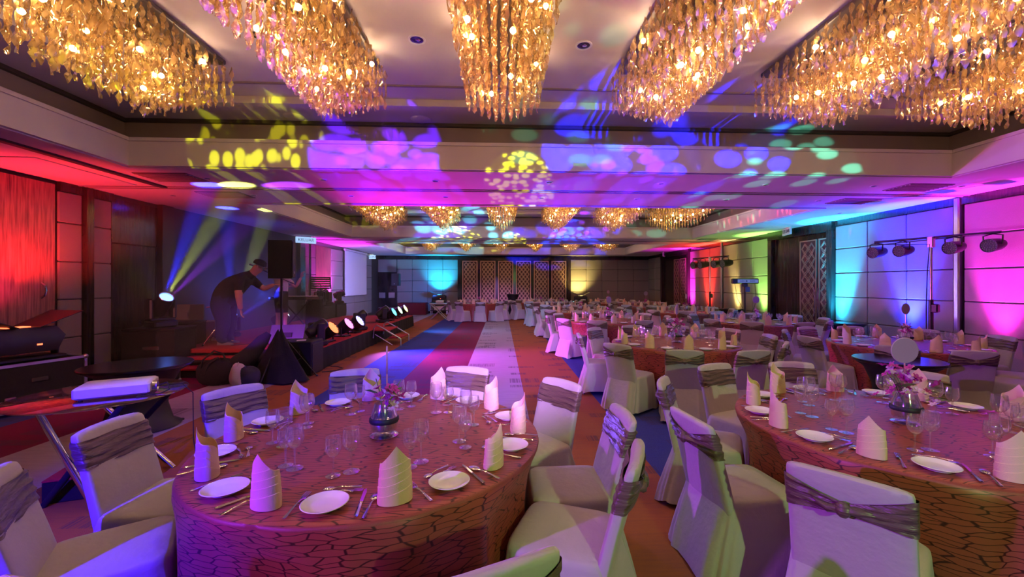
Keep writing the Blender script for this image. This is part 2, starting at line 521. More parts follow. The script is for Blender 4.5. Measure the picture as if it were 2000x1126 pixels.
def tag(o, label, cat, group=None):
    o['label'] = label
    o['category'] = cat
    if group: o['group'] = group
    return o

def thing(name, label, cat, loc=(0, 0, 0), rotz=0, group=None, rot=None):
    o = bpy.data.objects.new(name, None)
    col.objects.link(o)
    o.location = loc
    o.rotation_euler = rot if rot else (0, 0, rotz)
    o.empty_display_size = .1
    return tag(o, label, cat, group)

KIDS = {}
def copy_tree(o, parent=None):
    c = o.copy()
    col.objects.link(c)
    if parent is not None: c.parent = parent
    for ch in o.children:
        copy_tree(ch, c)
    return c

def struct(name, me=None, loc=(0, 0, 0)):
    o = bpy.data.objects.new(name, me)
    col.objects.link(o)
    o.location = loc
    o['kind'] = 'structure'
    return o

def boxmesh(name, c, d, m, b=0, mtx=None):
    mb = MB()
    if b: mb.cbox(c, d, b, mtx)
    else: mb.box(c, d, mtx)
    return mb.mesh(name, m)

def rotz(a): return Matrix.Rotation(a, 4, 'Z')
def TR(x, y, z): return Matrix.Translation((x, y, z))

# ------------------------------------------------------------------ room shell
XL, XR, YB, YN, H = -6.9, 8.45, 23.7, -3.6, 3.22
HU = 3.97
put_floor = struct('floor', MB().add([(XL, YN, 0), (XR, YN, 0), (XR, YB, 0), (XL, YB, 0)], [(0, 1, 2, 3)]).mesh('floor', 'carpet', 0))
COF = [(.05, 5.9), (8.57, 14.3), (16.35, 22.2)]
CX0, CX1 = -5.02, 6.65
ce = struct('ceiling')
def slab(x0, x1, y0, y1, z0=H, t=.1, name='ceiling_board', m='plaster'):
    return put(name, boxmesh(name, ((x0 + x1) / 2, (y0 + y1) / 2, z0 + t / 2), (x1 - x0, y1 - y0, t), m), ce)
slab(XL - .2, CX0, YN, YB + .2)
slab(CX1, XR + .2, YN, YB + .2)
ys = [YN] + [y for c in COF for y in c] + [YB + .2]
for a, b in zip(ys[0::2], ys[1::2]):
    slab(CX0, CX1, a, b)
for y0, y1 in COF:
    x0, x1 = CX0, CX1
    zt = 3.56
    # fascia boards with a lip on top and a step at the foot
    xm, ym, zm, hh = (x0 + x1) / 2, (y0 + y1) / 2, (H + zt) / 2 - .005, zt - H + .01
    for c, d in (((xm, y1 - .01, zm), (x1 - x0 + .04, .06, hh)), ((xm, y0 + .01, zm), (x1 - x0 + .04, .06, hh)),
                 ((x0 + .01, ym, zm), (.06, y1 - y0 - .08, hh)), ((x1 - .01, ym, zm), (.06, y1 - y0 - .08, hh))):
        put('fascia', boxmesh('fascia', c, d, 'plaster'), ce)
    for c, d in (((xm, y1 + .0, zt), (x1 - x0 + .1, .13, .045)), ((xm, y0 - .0, zt), (x1 - x0 + .1, .13, .045)),
                 ((x0 - .0, ym, zt), (.13, y1 - y0 - .14, .045)), ((x1 + .0, ym, zt), (.13, y1 - y0 - .14, .045)),
                 ((xm, y1 + .06, H - .012), (x1 - x0 + .26, .1, .022)), ((xm, y0 - .06, H - .012), (x1 - x0 + .26, .1, .022)),
                 ((x0 - .06, ym, H - .012), (.1, y1 - y0 + .02, .022)), ((x1 + .06, ym, H - .012), (.1, y1 - y0 + .02, .022))):
        put('moulding', boxmesh('moulding', c, d, 'plaster'), ce)
    # cove: ledge and dark back wall
    s = .34
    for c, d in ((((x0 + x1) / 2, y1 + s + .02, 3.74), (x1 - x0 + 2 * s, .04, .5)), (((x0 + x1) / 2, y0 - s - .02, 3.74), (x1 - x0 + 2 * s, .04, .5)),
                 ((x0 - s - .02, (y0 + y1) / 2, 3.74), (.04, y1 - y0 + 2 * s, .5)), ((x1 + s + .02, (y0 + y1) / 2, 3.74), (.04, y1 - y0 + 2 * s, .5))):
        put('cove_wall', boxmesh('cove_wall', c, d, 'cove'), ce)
    for c, d in ((((x0 + x1) / 2, y1 + s - .03, HU - .02), (x1 - x0 + 2 * s, .06, .05)), (((x0 + x1) / 2, y0 - s + .03, HU - .02), (x1 - x0 + 2 * s, .06, .05)),
                 ((x0 - s + .03, (y0 + y1) / 2, HU - .02), (.06, y1 - y0 + 2 * s, .05)), ((x1 + s - .03, (y0 + y1) / 2, HU - .02), (.06, y1 - y0 + 2 * s, .05))):
        put('cove_trim', boxmesh('cove_trim', c, d, 'trim_dark'), ce)
    # upper ceiling: outer ring, raised middle
    rx, ry = .6, .3
    slab(x0 - s, x1 + s, y1 - ry, y1 + s, HU, .16, 'upper_board')
    slab(x0 - s, x1 + s, y0 - s, y0 + ry, HU, .16, 'upper_board')
    slab(x0 - s, x0 + rx, y0 + ry, y1 - ry, HU, .16, 'upper_board')
    slab(x1 - rx, x1 + s, y0 + ry, y1 - ry, HU, .16, 'upper_board')
    slab(x0 + rx, x1 - rx, y0 + ry, y1 - ry, HU + .09, .07, 'upper_board')
    for yy in (y0 + ry + .38, y1 - ry - .38):
        put('groove_trim', boxmesh('groove_trim', ((x0 + x1) / 2, yy, HU + .085), (x1 - x0 - 2 * rx, .03, .02), 'cove'), ce)
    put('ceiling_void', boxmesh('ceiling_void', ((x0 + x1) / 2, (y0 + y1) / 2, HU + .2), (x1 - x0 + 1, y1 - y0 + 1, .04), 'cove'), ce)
# partition tracks across the lower ceiling
for y in (7.2, 15.35):
    for dx in (-.06, .06):
        put('partition_track', boxmesh('partition_track', ((XL + XR) / 2, y + dx, H - .006), (XR - XL, .028, .012), 'cove'), ce)
put('partition_track', boxmesh('partition_track', ((XL + CX0) / 2 + .45, 6.0, H - .012), (.09, 2.3, .03), 'trim_dark', 0), ce)
put('access_panel', boxmesh('access_panel', (XL + .62, 6.3, H - .006), (.85, 1.5, .014), 'plaster', .004), ce)

# ---- walls
G = .012
PANEL = {}
def panel_mesh(wd, ht):
    k = (round(wd, 3), round(ht, 3))
    if k not in PANEL:
        PANEL[k] = MB().cbox((0, 0, 0), (wd - G, .04, ht - G), .014).mesh('panel', 'panel')
    return PANEL[k]
ROWS = [(.12, .72), (.72, 1.31), (1.31, 1.90), (1.90, 2.50), (2.50, 3.08)]
def panels(parent, axis, at, cols, rows=ROWS, face=1, back=True):
    """fabric panels: axis 'x' = wall runs along Y at x=at, 'y' = runs along X at y=at; face = direction of the room"""
    for a, b in cols:
        for z0, z1 in rows:
            me = panel_mesh(abs(b - a), z1 - z0)
            c = (a + b) / 2
            if axis == 'x':
                put('panel', me, parent, (at + face * .02, c, (z0 + z1) / 2), (0, 0, R(90)))
            else:
                put('panel', me, parent, (c, at + face * .02, (z0 + z1) / 2))
def cols(a, b, n): return [(a + (b - a) * i / n, a + (b - a) * (i + 1) / n) for i in range(n)]

# right wall
wr = struct('wall_right', boxmesh('wall_right', (XR + .1, (YN + YB) / 2, 1.65), (.2, YB - YN, 3.3), 'gap'))
panels(wr, 'x', XR, cols(3.35, 7.26, 4) + cols(7.42, 10.2, 3) + cols(12.75, 15.55, 3) + cols(15.7, 18.35, 3) + cols(21.6, 23.7, 2), face=-1)
for a, b in ((YN, 10.2), (12.75, 18.35), (21.6, 23.7)):
    put('crown', boxmesh('crown', (XR - .03, (a + b) / 2, 3.15), (.06, b - a, .14), 'dark_wood'), wr)
    put('baseboard', boxmesh('baseboard', (XR - .02, (a + b) / 2, .06), (.04, b - a, .12), 'dark_wood'), wr)
put('plain_panel', boxmesh('plain_panel', (XR - .01, (YN + 3.35) / 2, 1.6), (.03, 3.35 - YN, 2.9), 'panel'), wr)
for y, wd in ((7.34, .1), (15.62, .1)):
    put('partition_post', boxmesh('partition_post', (XR - .05, y, H / 2), (.1, wd, H), 'alu', .02), wr)

# lattice leaf: diamond strips inside a frame, built in the x-z plane facing -y
def lattice_mesh(wd, ht, nx, ny, t=.018, mname='brass'):
    mb = MB()
    cw, chh = wd / nx, ht / ny
    def strip(x0, z0, x1, z1):
        d = Vector((x1 - x0, 0, z1 - z0))
        L = d.length
        a = math.atan2(d.z, d.x)
        m = Matrix.Translation(((x0 + x1) / 2, 0, (z0 + z1) / 2)) @ Matrix.Rotation(-a, 4, 'Y')
        mb.box((0, 0, 0), (L, .014, t), m)
    for sc in (1.0, .62):
        for i in range(nx):
            for j in range(ny):
                cx, cz = -wd / 2 + (i + .5) * cw, (j + .5) * chh
                hx, hz = cw * .62 * sc, chh * .62 * sc
                for (x0, z0, x1, z1) in ((-hx, 0, 0, hz), (0, hz, hx, 0), (hx, 0, 0, -hz), (0, -hz, -hx, 0)):
                    xa, xb = max(-wd / 2, min(wd / 2, cx + x0)), max(-wd / 2, min(wd / 2, cx + x1))
                    strip(xa, max(0, min(ht, cz + z0)), xb, max(0, min(ht, cz + z1)))
    return mb.mesh('lattice', mname, 0)

def frame_mesh(wd, ht, t, dep, mname, name='leaf_frame'):
    mb = MB()
    mb.box((-wd / 2 + t / 2, 0, ht / 2), (t, dep, ht)).box((wd / 2 - t / 2, 0, ht / 2), (t, dep, ht))
    mb.box((0, 0, ht - t / 2), (wd - 2 * t, dep, t)).box((0, 0, t / 2), (wd - 2 * t, dep, t))
    return mb.mesh(name, mname, 0)

# right wall doors
def side_door(idx, y0, y1, leaves):
    d = struct('door_%d' % idx)
    dep = .55
    c = (y0 + y1) / 2
    put('lintel', boxmesh('lintel', (XR - .06, c, 3.1), (.16, y1 - y0, .24), 'dark_wood'), d)
    for y in (y0 + .09, y1 - .09):
        put('jamb', boxmesh('jamb', (XR - .06, y, 1.5), (.16, .18, 3.0), 'dark_wood', .01), d)
    put('side_leaf', boxmesh('side_leaf', (XR - .005, c, 1.49), (.03, y1 - y0 - .3, 2.98), 'dark_wood'), d)
    for lc, wd in leaves:
        put('lattice_back', boxmesh('lattice_back', (XR - .03, lc, 1.45), (.02, wd, 2.75), 'lattice_back'), d)
        lf = put('leaf_frame', frame_mesh(wd, 2.75, .03, .03, 'bronze'), d, (XR - .05, lc, .075), (0, 0, R(90)))
        put('lattice', lattice_mesh(wd - .12, 2.6, max(1, round((wd - .1) / .24)), 9, .014, 'bronze'), lf, (0, -.0, .07), kind='stuff')
    return d
d1 = side_door(1, 10.2, 12.75, [(11.12, .62), (10.55, .36)])
for s in (-1, 1):
    hb = MB().path([(XR - .1, 10.77 + s * .035 + s * .05 * abs(t), 1.15 + .38 * t) for t in (-1, -.6, -.2, .2, .6, 1)], .014, 8)
    put('handle', hb.mesh('handle', 'chrome'), d1, label='curved chrome pull handle')
side_door(2, 18.35, 21.6, [(19.05, .6), (19.75, .6)])

# back wall with six lattice leaves
wb = struct('wall_back', boxmesh('wall_back', ((XL + XR) / 2, YB + .1, 1.65), (XR - XL + .4, .2, 3.3), 'gap'))
RB = [(.12, .56), (.56, 1.2), (1.2, 1.82), (1.82, 2.46), (2.46, 3.02)]
panels(wb, 'y', YB, cols(-5.8, -2.42, 4) + cols(3.92, 8.45, 5), RB, -1)
for a, b in ((XL, -2.42), (3.92, XR)):
    put('crown', boxmesh('crown', ((a + b) / 2, YB - .04, 3.12), (b - a, .08, .2), 'dark_wood'), wb)
    put('baseboard', boxmesh('baseboard', ((a + b) / 2, YB - .02, .06), (b - a, .04, .12), 'dark_wood'), wb)
sc_ = struct('trim_1')
put('surround', boxmesh('surround', (.75, YB - .03, 1.56), (6.34, .06, 3.12), 'dark_wood'), sc_)
put('surround_frame', frame_mesh(6.34, 3.16, .2, .16, 'dark_wood', 'surround_frame'), sc_, (.75, YB - .12, 0))
LW = 6.0 / 6
latm = lattice_mesh(.64, 2.7, 3, 10, .02)
frm = frame_mesh(.84, 2.86, .05, .05, 'brass')
lbk = boxmesh('leaf_back', (0, .02, 1.43), (.78, .02, 2.8), 'lattice_back')
for i in range(6):
    x = .75 + (i - 2.5) * 1.0
    lf = put('leaf_frame', frm, sc_, (x, YB - .12, .08))
    put('lattice', latm, lf, (0, 0, .08), kind='stuff')
    put('leaf_back', lbk, lf)
# back left door
d3 = struct('door_3')
put('leaf', boxmesh('leaf', (-6.33, YB - .03, 1.15), (1.0, .06, 2.3), 'dark_wood', .01), d3)
for x in (-6.6, -6.08):
    put('push_plate', boxmesh('push_plate', (x, YB - .07, 1.02), (.34, .015, .3), 'alu', .004), d3)
put('kick_plate', boxmesh('kick_plate', (-6.33, YB - .07, .2), (.94, .015, .28), 'alu', .004), d3)
put('overpanel', boxmesh('overpanel', (-6.33, YB - .02, 2.66), (1.0, .04, .7), 'panel', .01), d3)

# left wall
wl = struct('wall_left', boxmesh('wall_left', (XL - .1, (YN + YB) / 2, 1.65), (.2, YB - YN, 3.3), 'gap'))
R2 = [(.12, .77), (.77, 1.38), (1.38, 1.98), (1.98, 2.59), (2.59, 3.08)]
panels(wl, 'x', XL, [(6.84, 7.22), (7.36, 7.74), (14.95, 15.35), (15.5, 15.9), (17.3, 18.5), (18.5, 20.0), (20.0, 21.4), (21.4, 22.6)], R2, 1)
for a, b in ((7.74, 8.72),):
    put('glossy_panel', boxmesh('glossy_panel', (XL + .02, (a + b) / 2, 1.2), (.04, b - a, 2.3), 'dark_wood', .006), wl)
    put('glossy_panel', boxmesh('glossy_panel', (XL + .02, (a + b) / 2, 2.75), (.04, b - a, .78), 'dark_wood', .006), wl)
put('pilaster', boxmesh('pilaster', (XL + .06, 8.9, H / 2), (.12, .3, H), 'trim_dark', .01), wl)
put('pilaster', boxmesh('pilaster', (XL + .06, 7.29, H / 2), (.1, .12, H), 'dark_wood', .01), wl)
put('pilaster', boxmesh('pilaster', (XL + .06, 14.72, H / 2), (.12, .36, H), 'dark_wood', .01), wl)
put('backdrop_panel', boxmesh('backdrop_panel', (XL + .02, 11.7, H / 2), (.04, 5.3, H), mat('stage_back_cloth', (.07, .075, .085), .9)), wl)
put('veneer_panel', boxmesh('veneer_panel', (XL + .015, 16.6, 1.55), (.03, 1.36, 3.06), 'veneer'), wl)
put('switch_plate', boxmesh('switch_plate', (XL + .05, 17.1, 1.42), (.02, .18, .2), 'white_pl', .004), wl)
put('switch_plate', boxmesh('switch_plate', (XL + .06, 9.0, 1.2), (.14, .08, .14), 'white_pl', .004), wl)
d4 = struct('door_4')
put('leaf', boxmesh('leaf', (XL + .03, 5.6, 1.58), (.06, 2.36, 3.16), 'veneer', .008), d4)
put('leaf', boxmesh('leaf', (XL + .03, 3.2, 1.58), (.06, 2.36, 3.16), 'veneer', .008), d4)
put('handle', MB().path([(XL + .06, 6.58, 1.42), (XL + .11, 6.585, 1.46), (XL + .12, 6.59, 1.53), (XL + .11, 6.585, 1.6), (XL + .06, 6.58, 1.64)], .014, 8).mesh('handle', 'chrome'), d4, label='curved silver door handle')
put('plain_panel', boxmesh('plain_panel', (XL + .01, (YN + 2.0) / 2, 1.6), (.03, 2.0 - YN, 3.0), 'veneer'), wl)
put('crown', boxmesh('crown', (XL + .03, 7.3, 3.15), (.06, .9, .14), 'dark_wood'), wl)
put('crown', boxmesh('crown', (XL + .03, 19.0, 3.15), (.06, 7.6, .14), 'dark_wood'), wl)
wn = struct('wall_near', boxmesh('wall_near', ((XL + XR) / 2, YN - .1, 1.65), (XR - XL + .4, .2, 3.3), 'panel'))

# ---- downlights, vents, detectors
def downlight(x, y, z, r, label, group):
    t = thing('downlight', label, 'ceiling light', (x, y, z), 0, group)
    put('ring', dl_ring, t, scale=r / .1)
    c = put('dark_disc', dl_dark_disc, t, scale=r / .1)
    put('lamp', dl_lamp, c)
    return t
dl_ring = MB().lathe([(.075, .002), (.078, -.008), (.1, -.008), (.104, .004)], 20).mesh('ring', 'white_pl')
dl_dark_disc = MB().lathe([(.079, -.003), (.07, -.0045), (.045, -.003), (.003, -.0025)], 20).mesh('dark_disc', 'dark_wood')  # flat dark disc, its colour stands in for the shade inside the recess
dl_lamp = MB().ball((.012, 0, -.005), .03, 10, 6, (1, 1, .25)).mesh('lamp', 'chrome')
UPD = [(-2.4, 4.22, 'between the first and second hanging glass fixtures'), (-.84, 4.23, 'just before the middle glass fixture'), (.84, 4.25, 'just after the middle glass fixture'),
       (.84, 3.1, 'nearest overhead by the middle fixture'), (2.45, 4.25, 'partly behind the fourth glass fixture')]
for x, y, t in UPD:
    downlight(x, y, HU + .088, .085, 'large round downlight in the raised ceiling ' + t, 'downlights in the near raised ceiling')
nm = ['first', 'second', 'third', 'fourth', 'fifth', 'sixth', 'seventh']
for i, x in enumerate((-4.44, -2.72, -1.02, .75, 2.54, 4.25, 6.06)):
    for y, t in ((6.56, 'near the coffer'), (7.75, 'beyond the partition track')):
        downlight(x, y, H - .002, .055, 'small recessed twin downlight %s, %s from the red-lit wall' % (t, nm[i]), 'small downlights in the first ceiling band')
for i, x in enumerate((-3.6, .8, 4.4)):
    downlight(x, 15.0, H - .002, .055, 'tiny recessed downlight in the second ceiling band, %s from the stage side' % nm[i], 'small downlights in the second ceiling band')
for x, y, t in ((-5.55, 9.6, 'over the front of the stage'), (-5.6, 11.6, 'over the middle of the stage'), (-5.7, 13.2, 'over the back of the stage'), (-5.9, 7.85, 'in the red ceiling by the padded columns'),
                (7.6, 9.1, 'in the cyan-lit ceiling by the wall'), (7.5, 6.5, 'in the magenta-lit ceiling corner'), (7.6, 13.4, 'in the green-lit ceiling by the wall')):
    downlight(x, y, H - .002, .055, 'small recessed downlight ' + t, 'downlights along the side walls')
def vent(x, y, wx, wy, label):
    t = thing('ceiling_vent', label, 'vent', (x, y, H), 0, 'flush ceiling vents')
    put('frame', boxmesh('frame', (0, 0, -.006), (wx, wy, .012), 'cove', .003), t)
    n = int(wy / .07)
    me = boxmesh('slat', (0, 0, 0), (wx - .04, .03, .008), 'plaster')
    for k in range(n):
        put('slat', me, t, (0, -wy / 2 + (k + .5) * wy / n, -.016), (R(25), 0, 0))
vent(-4.9, 6.5, .75, .5, 'square vent in the red-lit ceiling near the coffer corner')
vent(-4.9, 7.72, .75, .5, 'square vent in the red-lit ceiling beyond the partition track')
vent(6.85, 6.6, .75, .5, 'square vent in the purple-lit ceiling near the coffer corner')
vent(6.75, 7.75, .75, .5, 'square vent in the blue-lit ceiling beyond the partition track')
vent(7.3, 14.6, .6, .4, 'square vent in the pale green-lit ceiling')
for x, y, t in ((-1.15, 5.95 + .09, 'left of the middle glass fixture'), (4.6, 6.03, 'beside the last glass fixture'), (-2.9, 6.03, 'under the first glass fixture')):
    tag(put('speaker_grille', MB().lathe([(.003, -.012), (.12, -.012), (.14, 0)], 24, cap0=True).mesh('speaker_grille', 'plaster'), None, (x, y, HU)), 'round flush speaker grille in the coffer edge ' + t, 'ceiling speaker', 'ceiling speaker grilles')

# ------------------------------------------------------------------ glass strand chandeliers
def leaf_into(mb, x, y, z, L, wd, a0, rnd, n=4):
    """one twisted glass ribbon hanging down from z"""
    loops = []
    tw = R(rnd.uniform(170, 290)) * rnd.choice((-1, 1))
    bx, by = rnd.uniform(-.006, .006), rnd.uniform(-.006, .006)
    vs, fs = [], []
    for i in range(n + 1):
        t = i / n
        ww = wd * (.28 + .72 * math.sin(PI * min(1, max(0, t * .86 + .07)))) / 2
        a = a0 + tw * t
        c, s = math.cos(a), math.sin(a)
        px, py = x + bx * math.sin(PI * t), y + by * math.sin(PI * t)
        cu = .55 * ww
        for q, h in ((-1, 0), (0, cu), (1, 0)):
            vs.append((px + c * ww * q - s * h, py + s * ww * q + c * h, z - L * t))
        if i:
            o = (i - 1) * 3
            fs += [(o, o + 1, o + 4, o + 3), (o + 1, o + 2, o + 5, o + 4)]
    mb.add(vs, fs)

def strand_into(mb, x, y, z, L, rnd, wd=.05, leaf=.14, n=5):
    k = max(2, round(L / leaf))
    l = L / k
    for i in range(k):
        leaf_into(mb, x + rnd.uniform(-.004, .004), y + rnd.uniform(-.004, .004), z - i * l, l * 1.04, wd * rnd.uniform(.85, 1.15), rnd.uniform(0, 6.28), rnd, n)

NX, NY, HX, HY = 11, 27, .38, 1.72
def strand_len(i, j, nx, ny):
    ry = min(j, ny - 1 - j) * 11 / ny * 2.4
    return .42 + .078 * min(min(i, nx - 1 - i), ry)
rnd = random.Random(3)
STR = {}
for c in range(6):
    for v in range(4):
        mb = MB()
        L = .42 + .078 * c
        mb.path([(0, 0, 0), (0, 0, -L * .9)], .0012, 3)
        strand_into(mb, 0, 0, 0, L, rnd)
        STR[c, v] = mb.mesh('glass_strand', 'amber', 60)
mb = MB()
for i in range(NX):
    for j in range(20):
        x = -HX + 2 * HX * i / (NX - 1)
        y = -HY + 2 * HY * j / 19
        strand_into(mb, x, y, -.07, strand_len(i, j, NX, 20) * rnd.uniform(.93, 1.05), rnd, .06, .14, 3)
FARSTR = mb.mesh('glass_strands', 'amber', 60)
bulb_me = MB().ball((0, 0, 0), .023, 8, 6).mesh('bulb', 'bulb')
plate_me = MB().cbox((0, 0, -.03), (.66, 3.42, .05), .008).mesh('ceiling_plate', 'trim_dark')
spine_me = MB().box((0, 0, -.1), (.16, 3.2, .09)).mesh('spine', 'trim_dark')
CHX = [-3.3, -1.66, .02, 1.65, 3.3, 4.98]
ZC = HU + .07
ORD = ['first', 'second', 'third', 'fourth', 'fifth', 'sixth']
ROWN = ['near', 'middle', 'far']
for r, (y0, y1) in enumerate(COF):
    yc = (y0 + y1) / 2
    for k, x in enumerate(CHX):
        t = thing('chandelier', 'long amber glass strand chandelier in the %s ceiling coffer, %s from the stage side' % (ROWN[r], ORD[k]), 'chandelier', (x, yc, ZC), 0, 'chandeliers of the %s coffer' % ROWN[r])
        put('ceiling_plate', plate_me, t)
        put('spine', spine_me, t)
        rr = random.Random(20 + r * 6 + k)
        if r == 0:
            for i in range(NX):
                for j in range(NY):
                    cx = -HX + 2 * HX * i / (NX - 1)
                    cyy = -HY + 2 * HY * j / (NY - 1)
                    L = strand_len(i, j, NX, NY)
                    c = max(0, min(5, round((L - .42) / .078 + rr.uniform(-.35, .35))))
                    put('glass_strand', STR[c, rr.randrange(4)], t, (cx + rr.uniform(-.008, .008), cyy + rr.uniform(-.015, .015), -.07), (0, 0, rr.uniform(0, 6.28)))
        else:
            put('glass_strands', FARSTR, t, kind='stuff')
        nb = 20 if r == 0 else 14
        for b in range(nb):
            yy = -HY * .92 + 2 * HY * .92 * (b + rr.uniform(.2, .8)) / nb
            up = b % 3 == 0
            xx = (-1 if b % 2 else 1) * (.34 if up else rr.uniform(.06, .28))
            e = min(1, (HY - abs(yy)) / .7)
            put('bulb', bulb_me, t, (xx, yy, (-.15 - rr.uniform(0, .06)) if up else -.22 - (.36 * e) * (1 - abs(xx) / .42) - rr.uniform(0, .12)))

# ------------------------------------------------------------------ chairs
def sup(hx, y0, y1, z, n=56, e=.3, cx=0):
    out = []
    cyv, hy = (y0 + y1) / 2, (y1 - y0) / 2
    for k in range(n):
        t = 2 * PI * k / n
        c, s = math.cos(t), math.sin(t)
        out.append((cx + hx * math.copysign(abs(c) ** e, c), cyv + hy * math.copysign(abs(s) ** e, s), z))
    return out

def seat_cover_mesh(rnd, n=72):
    loops = []
    ph = [rnd.uniform(0, 6.28) for _ in range(4)]
    for z, hx, y0, y1, fold in ((.035, .262, -.345, .262, 1), (.13, .255, -.32, .255, .85), (.25, .245, -.285, .247, .6), (.36, .235, -.25, .24, .3), (.43, .228, -.232, .234, .08),
                                (.452, .224, -.226, .23, 0), (.463, .21, -.21, .216, 0), (.47, .15, -.15, .16, 0), (.472, .05, -.05, .05, 0)):
        lp = sup(hx, y0, y1, z, n)
        for i, (x, y, zz) in enumerate(lp):
            t = 2 * PI * i / n
            r = math.hypot(x, y - (y0 + y1) / 2)
            d = fold * (.012 * math.sin(6 * t + ph[0]) + .008 * math.sin(11 * t + ph[1]) + .006 * math.sin(17 * t + ph[2]))
            # tail and corners of the cover hang a little lower and wider
            dz = -.02 * abs(math.sin(2 * t)) * (fold > .9) + .02 * math.sin(3 * t + ph[3]) * (fold > .9)
            lp[i] = (x * (1 + d / max(r, .05)), y + d * math.sin(t), max(.008, zz + dz) if fold > .9 else zz)
        loops.append(lp)
    return MB().loft(loops, cap0=False).mesh('seat_cover', 'cover', 50)

def back_at(z):
    """centre y of the backrest at height z"""
    return -.2 - .1 * (z - .4) / .46 - .02 * ((z - .4) / .46) ** 2

def back_cover_mesh(rnd, n=48):
    loops = []
    for z, hx, hy in ((.30, .212, .034), (.42, .212, .036), (.55, .21, .034), (.68, .208, .032), (.80, .206, .03), (.84, .204, .028), (.855, .2, .024), (.862, .185, .014), (.864, .1, .004)):
        yc = back_at(z)
        lp = sup(hx, yc - hy, yc + hy, z, n, .42)
        lp = [(x, y - .018 * (1 - (x / .21) ** 2) * ((z - .3) / .5), zz + (.012 * (1 - (x / .21) ** 2) if z > .83 else 0) + rnd.uniform(-.001, .001)) for x, y, zz in lp]
        loops.append(lp)
    return MB().loft(loops, cap0=False).mesh('back_cover', 'cover', 50)

def sash_mesh(rnd, n=64, knot=True):
    loops = []
    m = 14
    tilt = rnd.uniform(-.012, .012)
    for i in range(m + 1):
        v = i / m * 2 - 1
        lp = []
        for k in range(n):
            t = 2 * PI * k / n
            c, s = math.cos(t), math.sin(t)
            x = .209 * math.copysign(abs(c) ** .42, c)
            back = s < 0
            q = min(1, abs(x) / .2)
            hh = .072 * (.3 + .7 * q) if (back and knot) else .07
            zc = .755 + (-.012 * (1 - q) if back else 0) + tilt * x * 5
            z = zc + hh * v
            hy = .036 + .006 * (1 - v * v) + .0055 * math.sin(11 * v + 2.5 * math.sin(x * 14)) + .003 * math.sin(23 * v + x * 30) + (.012 * (1 - q) if back and knot else 0)
            y = back_at(z) - .018 * (1 - (x / .21) ** 2) * .9 + hy * math.copysign(abs(s) ** .42, s)
            lp.append((x * 1.02, y, z))
        loops.append(lp)
    return MB().loft(loops, cap0=False, cap1=False).mesh('sash', 'sash', 60)

def knot_mesh():
    mb = MB()
    mb.ball((0, back_at(.745) - .078, .745), .026, 10, 7, (1.1, .7, 1.25))
    for s in (-1, 1):
        mb.path([(s * .01, back_at(.745) - .07, .745), (s * .05, back_at(.74) - .072, .742 + .01 * s), (s * .1, back_at(.74) - .058, .75)], [.02, .018, .006], 7)
    return mb.mesh('knot', 'sash', 60)

rc = random.Random(11)
SEATS = [seat_cover_mesh(rc) for _ in range(3)]
BACKS = [back_cover_mesh(rc) for _ in range(2)]
SASH = [sash_mesh(rc) for _ in range(3)]
KNOT = knot_mesh()
LEGM = MB().path([(0, 0, 0), (0, 0, .02), (.0, 0, .13)], [.014, .011, .014], 8).mesh('leg', 'black')

def make_chair(v, legs=True):
    t = thing('banquet_chair', 'chair', 'chair')
    put('seat_cover', SEATS[v % 3], t)
    put('back_cover', BACKS[v % 2], t)
    s = put('sash', SASH[v % 3], t, label='brown crushed satin sash')
    put('knot', KNOT, s)
    if legs:
        for x, y in ((-.19, -.26), (.19, -.26), (-.19, .18), (.19, .18)):
            put('leg', LEGM, t, (x, y, 0))
    return t
CHAIRS = {}
USED = set()
def chair(x, y, face, label, group, v=0, legs=True):
    """x, y: middle of the top of the backrest; face: direction (radians) the sitter looks"""
    dx, dy = math.cos(face), math.sin(face)
    lx, ly = x + dx * .32, y + dy * .32
    k = (v % 3, legs)
    if k not in CHAIRS:
        CHAIRS[k] = make_chair(v, legs)
        o = CHAIRS[k]
    else:
        o = copy_tree(CHAIRS[k])
    o.location = (lx, ly, 0)
    o.rotation_euler = (0, 0, face - PI / 2)
    o['label'] = label
    o['group'] = group
    return o

# ------------------------------------------------------------------ tables
def cloth_mesh(Rt, seed, push=(), n=224):
    rnd = random.Random(seed)
    ph = [rnd.uniform(0, 6.28) for _ in range(5)]
    loops, uv = [], []
    prof = [(0, .752), (.35, .752), (.68, .752), (.84, .752), (.885, .751), (.905, .746), (.915, .73), (.92, .68), (.922, .58), (.922, .44), (.922, .28), (.922, .13), (.922, .012)]
    dep = 0
    for i, (r, z) in enumerate(prof):
        lp = []
        f = max(0, (.735 - z) / .73)
        for k in range(n):
            t = 2 * PI * k / n
            w = math.sin(14 * t + ph[0] + .8 * math.sin(3 * t + ph[1])) * .65 + math.sin(23 * t + ph[2] + .5 * math.sin(4 * t)) * .35 + math.sin(7 * t + ph[3]) * .25
            rr = (r + .004) * Rt / .922 + (.075 * f ** .7 * w + .015 * f if f > 0 else 0)
            for pa, pr in push:  # the cloth gives way where a chair is tucked against it
                da = abs((t - pa + PI) % (2 * PI) - PI)
                if z < .74 and da < .5:
                    g = 1 if da < .26 else max(0, 1 - (da - .26) / .2)
                    g *= min(1, (.74 - z) / .2)
                    rr = rr + g * (min(rr, pr / max(.8, math.cos(min(da, .27)))) - rr)
            lp.append((rr * math.cos(t), rr * math.sin(t), z))
            uv.append((rr * math.cos(t) * .8, rr * math.sin(t) * 1.0) if z > .74 else (t * Rt + 3, z + .3))
        loops.append(lp)
    return MB().loft(loops, cap0=False, cap1=False).mesh('tablecloth', 'cloth', 60, uv)
TOPM = MB().lathe([(.003, .70), (.86, .70), (.88, .72), (.86, .742), (.003, .742)], 32).mesh('tabletop', 'gap')
TLEG = MB().path([(0, 0, 0), (0, 0, .7)], .02, 8).mesh('leg', 'steel')

